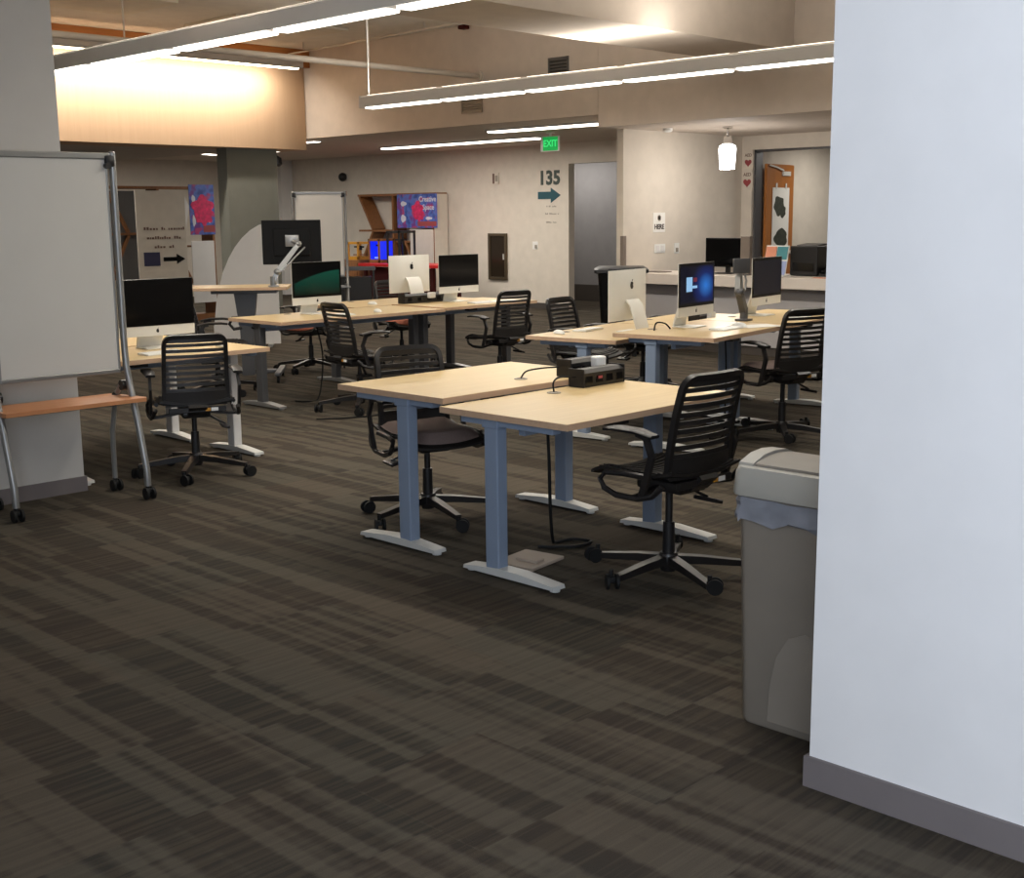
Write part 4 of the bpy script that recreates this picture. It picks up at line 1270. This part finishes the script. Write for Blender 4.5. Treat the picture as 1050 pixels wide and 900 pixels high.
def wall_poster(name, label, loc, rot, w, h, word):
    p = thing(name, label, 'poster', loc, rot)
    b = MB(); b.box((0, -0.003, 0), (w, 0.006, h)); b.build('sheet', 'poster', p)
    b = MB()
    for (cx, cz, rr, k) in ((0.02, 0.03, 0.24, 5), (0.06, -0.10, 0.20, 7)):
        b.prism([(cx * w + rr * h * (1 + 0.18 * math.sin(k * a)) * math.cos(a), cz * h + rr * h * (1 + 0.18 * math.sin(k * a)) * math.sin(a)) for a in [2 * PI * i / 26 for i in range(26)]], -0.0085 - 0.0006 * k, -0.0061, 'xz')
    b.build('pink_shape', 'poster_pink', p)
    b = MB()
    for (cx, cz, ww, hh) in ((-0.33, 0.22, 0.15, 0.14), (-0.34, -0.22, 0.13, 0.22), (0.30, -0.22, 0.16, 0.09)):
        b.prism([(cx * w + ww / 2 * w * math.cos(a), cz * h + hh / 2 * h * math.sin(a) * (1 + 0.2 * math.cos(3 * a))) for a in [2 * PI * i / 18 for i in range(18)]], -0.009, -0.0061, 'xz')
    b.build('pale_shape', 'poster_pale', p)
    b = MB(); b.box((0.25 * w, -0.0075, -0.38 * h), (0.46 * w, 0.003, 0.14 * h)); b.build('red_strip', 'sign_red', p)
    if word:
        letters(word[0], 0.22 * h, 0.001, 'poster_pale', 'lettering', p, (0.27 * w, -0.0075, 0.34 * h), (PI / 2, 0, 0), 0.002)
        letters(word[1], 0.22 * h, 0.001, 'poster_pale', 'lettering', p, (0.29 * w, -0.0075, 0.10 * h), (PI / 2, 0, 0), 0.002)
    return p
wall_poster('colourful_poster', 'blue and pink poster fixed on the upper right of the bookcase behind the red table', (15.147, 17.10, 1.66), -PI / 2, 1.08, 0.60, ('Creative', 'Space'))
wall_poster('colourful_poster', 'blue and pink poster fixed on the bookcase left of the grey pier', (10.66, 17.037, 1.70), 0, 0.44, 0.76, None)
b = MB(); b.box((0, -0.006, 0), (0.62, 0.012, 0.86), bev=0.002)
b.build('backing_panel', 'wall', hb1, None, (0.74, -0.163, 0.90))
b = MB(); b.box((1.075, 0, 0.98), (0.008, 0.32, 1.95)); b.build('end_panel', 'wall', hb1)
b = MB(); b.box((0, -0.006, 0), (0.40, 0.012, 0.95), bev=0.002)
b.build('backing_panel', 'wall_white', hb2, None, (0.67, -0.163, 0.75))
b = MB(); b.box((0, 0, 0), (0.65, 0.012, 1.86)); b.build('dark_backing_panel', 'vent_dark', hb2, None, (-0.545, -0.10, 1.05))
b = MB(); b.prism([(-0.22, -0.05), (-0.12, 0.30), (0.10, 0.30), (0.20, 0.1), (0.13, -0.25), (-0.1, -0.3)], -0.012, 0.0, 'xz')
b.build('backing_panel', 'wall_white', hb2, None, (0.26, -0.163, 1.66))
# arrow board
t = thing('arrow_board', 'pale board with three lines of brown writing and a black arrow', 'sign board', (9.70, 16.62, 0), R(-12))
b = MB(); b.box((0, 0, 1.10), (0.74, 0.03, 1.75), bev=0.004); b.build('board_panel', 'wall', t)
b = MB()
for s in (-1, 1):
    b.box((s * 0.36, 0, 0.115), (0.05, 0.04, 0.23)); b.box((s * 0.36, 0, 0.015), (0.06, 0.44, 0.03), bev=0.005)
b.build('stand', 'grey_metal', t)
sc = scribble('lettering', [0.98, 0.86, 0.5], 'brown_text', t, 0.60, 0.085, 'xz', 5)
sc.location = (0.02, -0.0165, 1.42)
b = MB(); b.box((-0.17, -0.0175, 0.985), (0.24, 0.003, 0.20)); b.build('blue_picture', 'navy', t)
b = MB(); b.prism([(0.0, 0.95), (0.0, 1.01), (0.20, 1.01), (0.20, 1.055), (0.33, 0.98), (0.20, 0.905), (0.20, 0.95)], -0.019, -0.0155, 'xz'); b.build('black_arrow', 'blacker', t)
slab('wall_entry', (5.2, 18.6, 0), (9.9, 18.75, 2.6), 'grey_wall')

# ------------------------------------------------------------------ red table with printers
t = thing('red_table', 'red topped table with a dark front in front of the far bookcase', 'table', (14.35, 16.38, 0), -PI / 2)
b = MB(); b.box((0, 0, 0.735), (2.05, 0.70, 0.05), bev=0.004); b.build('tabletop', 'red', t)
b = MB(); b.box((0.05, -0.26, 0.44), (1.70, 0.02, 0.52)); b.build('front_panel', 'maroon', t)
for x in (-0.88, 0.88):
    for y in (-0.30, 0.30):
        b = MB(); b.box((x, y, 0.355), (0.05, 0.05, 0.71)); b.build('leg', 'maroon', t)
def printer3d(name, label, loc, w, d, h, mat, inner, inner2):
    q = thing(name, label, 'printer', loc, -PI / 2)
    b = MB()
    for x in (-w / 2 + 0.015, w / 2 - 0.015):
        for y in (-d / 2 + 0.015, d / 2 - 0.015):
            b.box((x, y, h / 2), (0.03, 0.03, h))
    b.box((0, 0, h - 0.02), (w, d, 0.04), bev=0.003); b.box((0, 0, 0.03), (w, d, 0.06), bev=0.003)
    b.build('frame', mat, q)
    if inner:
        b = MB(); b.box((0, d / 2 - 0.02, h / 2 + 0.01), (w - 0.06, 0.01, h - 0.10)); b.box((w / 2 - 0.02, 0, h / 2 + 0.01), (0.01, d - 0.06, h - 0.10)); b.box((-w / 2 + 0.02, 0, h / 2 + 0.01), (0.01, d - 0.06, h - 0.10)); b.build('chamber', inner, q)
    b = MB(); b.box((0, 0, 0.09), (w * 0.55, d * 0.5, 0.02)); b.build('print_bed', inner2, q)
    b = MB(); b.box((0, 0, h * 0.72), (w - 0.05, 0.03, 0.03)); b.box((0.02, 0, h * 0.66), (0.06, 0.06, 0.08)); b.build('print_head', 'black', q)
    return q
printer3d('box_printer', 'small box printer glowing deep blue inside on the red table', (14.36, 17.19, 0.7606), 0.30, 0.36, 0.42, 'walnut', 'printer_blue', 'printer_glow')
printer3d('box_printer', 'black box printer on the red table under the poster', (14.42, 16.72, 0.7606), 0.34, 0.38, 0.56, 'black', None, 'faint')
printer3d('box_printer', 'small amber framed printer on the brown cabinet left of the red table', (14.40, 17.86, 0.8006), 0.30, 0.30, 0.32, 'yellow', None, 'walnut')
t = thing('utility_cart', 'dark utility cart left of the red table with white papers on top', 'cart', (12.7, 15.85, 0), R(-40))
for z in (0.20, 0.74):
    b = MB(); b.box((0, 0, z), (0.62, 0.45, 0.03), bev=0.004); b.box((0, -0.215, z + 0.025), (0.62, 0.02, 0.05)); b.build('shelf', 'dark_metal', t)
for x in (-0.28, 0.28):
    for y in (-0.20, 0.20):
        b = MB(); b.box((x, y, 0.42), (0.03, 0.03, 0.70)); lg = b.build('leg', 'black', t)
        b = MB(); b.cyl((-0.012, 0, 0.034), (0.012, 0, 0.034), 0.034, None, 16); b.box((0, 0, 0.06), (0.02, 0.03, 0.025)); b.build('caster', 'rubber', lg, 40, (x, y, 0))
b = MB(); b.box((0, 0, 0.42), (0.50, 0.36, 0.40), bev=0.01); b.build('storage_box', 'black', t)
b = MB(); b.box((0, 0, 0.008), (0.30, 0.21, 0.014), bev=0.002)
tag(b.build('paper_stack', 'paper', None, None, (12.72, 15.85, 0.7565), R(-20)), 'small stack of white paper on the dark utility cart', 'paper')
t = thing('brown_cabinet', 'low brown cabinet left of the red table, behind the far whiteboard', 'cabinet', (14.42, 18.08, 0), -PI / 2)
b = MB(); b.box((0, 0, 0.40), (0.85, 0.42, 0.80), bev=0.006); b.build('body', 'walnut', t)
b = MB(); b.box((0, -0.218, 0.40), (0.79, 0.014, 0.72), bev=0.003); dr = b.build('door', 'walnut', t)
b = MB(); b.cyl((0.33, -0.245, 0.42), (0.33, -0.224, 0.42), 0.014); b.build('knob', 'alu', dr)

# ------------------------------------------------------------------ things on the counter
flat_monitor('monitor', 'black monitor on the counter left of the wide divider post', (12.05, 8.28, 0.8806), -PI / 2, 0.56, 0.33, 0.075, True)
t = thing('desk_printer', 'dark upright machine on the counter in front of the grey office wall', 'printer', (12.12, 7.22, 0.8806), -PI / 2)
b = MB(); b.box((0, 0, 0.165), (0.34, 0.30, 0.32), bev=0.012); b.build('body', 'black', t)
b = MB(); b.box((0, -0.155, 0.10), (0.26, 0.012, 0.09), bev=0.003); b.build('paper_slot', 'blacker', t)
b = MB(); b.box((0, 0.02, 0.333), (0.26, 0.20, 0.018), rx(R(5)), bev=0.004); b.build('scanner_lid', 'dark_metal', t)
t = thing('brochure_holder', 'tilted holder with orange, teal and pale blue brochures on the counter', 'brochure holder', (11.84, 7.50, 0.8806), -PI / 2)
b = MB(); b.box((0, 0.03, 0.165), (0.29, 0.008, 0.34), rx(R(-14)), bev=0.002); b.box((0, 0.02, 0.006), (0.30, 0.16, 0.012), bev=0.002); b.build('holder', 'white_plastic', t)
for nm, m, x, z, w, h in (('orange_brochure', 'peach_print', -0.07, 0.25, 0.13, 0.14), ('teal_brochure', 'teal_print', 0.07, 0.25, 0.13, 0.14), ('blue_brochure', 'blue_print', 0.0, 0.09, 0.28, 0.15)):
    b = MB(); b.box((0, 0, 0), (w, 0.006, h), rx(R(-14))); b.build(nm, m, t, None, (x, 0.018 + (z - 0.165) * 0.25, z))
t = thing('desk_phone', 'dark low desk phone on the counter at the far right beside the white wall', 'phone', (12.1, 6.92, 0.8806), -PI / 2)
b = MB(); b.prism([(-0.10, 0.0), (-0.10, 0.03), (0.10, 0.09), (0.10, 0.0)], -0.12, 0.12, 'yz'); b.build('phone_body', 'black', t)
b = MB(); b.box((-0.08, 0.0, 0.085), (0.05, 0.20, 0.03), rx(R(16)), bev=0.01); b.build('handset', 'blacker', t)
b = MB(); b.box((0, 0, 0.006), (0.30, 0.21, 0.010), bev=0.002)
tag(b.build('document_tray', 'post', None, None, (11.95, 9.20, 0.8806), R(80)), 'flat brown document pad on the counter left of the black monitor', 'document pad')
b = MB(); b.box((0, 0, 0.003), (0.15, 0.10, 0.005))
tag(b.build('note_card', 'peach_print', None, None, (11.72, 6.86, 0.8806), R(70)), 'small pink card at the front edge of the counter below the phone', 'card')

# ------------------------------------------------------------------ light and camera
world_ = bpy.data.worlds.new('sky')
SC.world = world_
world_.use_nodes = True
bg = world_.node_tree.nodes.get('Background')
bg.inputs[0].default_value = (0.45, 0.60, 1.0, 1)
bg.inputs[1].default_value = 0.6
def area(name, loc, rot, sx, sy, power, color):
    l = bpy.data.lights.new(name, 'AREA')
    l.shape = 'RECTANGLE'; l.size = sx; l.size_y = sy
    l.energy = power; l.color = color
    o = bpy.data.objects.new(name, l)
    COL.objects.link(o)
    o.location = loc; o.rotation_euler = rot
    return o
# daylight coming in at the two windows
area('window_daylight', (-0.92, -1.5, 2.1), (0, R(-90), 0), 2.5, 4.1, WINDOW_W, (0.77, 0.86, 1.0))
for x, y, ang, L, p in ((13.78, 14.6, 0, 3.5, 70), (12.25, 11.3, 0, 1.9, 40), (12.32, 19.55, 0, 1.0, 40), (12.9, 18.0, 0, 0.6, 30), (11.75, 15.75, 0, 0.5, 20), (16.7, 15.0, 0, 1.6, 26), (15.8, 8.3, 0, 1.2, 30), (8.0, 17.0, 0, 1.2, 30), (7.6, 20.5, 0, 1.2, 30)):  # corridor, office and behind-the-bulkhead lamps are added fill without fittings
    area('strip_and_added_light', (x, y, 2.55 if y < 9.6 or x < 11.4 else 2.66), (0, 0, 0), 0.12, L, p, (1.0, 0.95, 0.87))
area('cove_lamp_light', (7.95, 14.84, 3.60), (R(24), 0, 0), 5.4, 0.08, 105, (1.0, 0.92, 0.83))
# the lamps' own light
for x, y0, y1 in ((9.1, 2.6, 11.0), (5.0, 2.2, 10.6)):
    area('row_lamp_light', (x, (y0 + y1) / 2, 2.74), (0, 0, 0), 0.09, y1 - y0, ROW_W, (1.0, 0.95, 0.86))
    area('row_lamp_uplight', (x, (y0 + y1) / 2, 2.92), (PI, 0, 0), 0.06, y1 - y0, ROW_UP, (1.0, 0.94, 0.85))
l = bpy.data.lights.new('pendant_bulb', 'POINT'); l.energy = 40; l.color = (1, 0.93, 0.86); l.shadow_soft_size = 0.09
o = bpy.data.objects.new('pendant_bulb', l); COL.objects.link(o); o.location = (12.5, 8.6, 2.03)

cam = bpy.data.cameras.new('camera')
co = bpy.data.objects.new('camera', cam)
COL.objects.link(co)
f, pi_, ro, ya = 1272.69, 0.178472, -0.0105361, 0.772674
fw = Vector((math.cos(ya) * math.cos(pi_), math.sin(ya) * math.cos(pi_), -math.sin(pi_)))
rt = Vector((math.sin(ya), -math.cos(ya), 0))
up = rt.cross(fw)
r2 = rt * math.cos(ro) + up * math.sin(ro)
u2 = up * math.cos(ro) - rt * math.sin(ro)
m = Matrix((r2, u2, -fw)).transposed()
co.matrix_world = Matrix.Translation((0, 0, 1.57)) @ m.to_4x4()
cam.sensor_fit = 'HORIZONTAL'
cam.sensor_width = 36
cam.lens = 36 * f / 1050
cam.clip_end = 100
SC.camera = co
SC.view_settings.view_transform = 'Standard'
SC.view_settings.look = 'None'
SC.view_settings.gamma = 1
SC.view_settings.use_curve_mapping = False
SC.view_settings.exposure = EXPOSURE
SC.cycles.use_denoising = True
SC.cycles.max_bounces = 8
SC.cycles.sample_clamp_indirect = 6.0
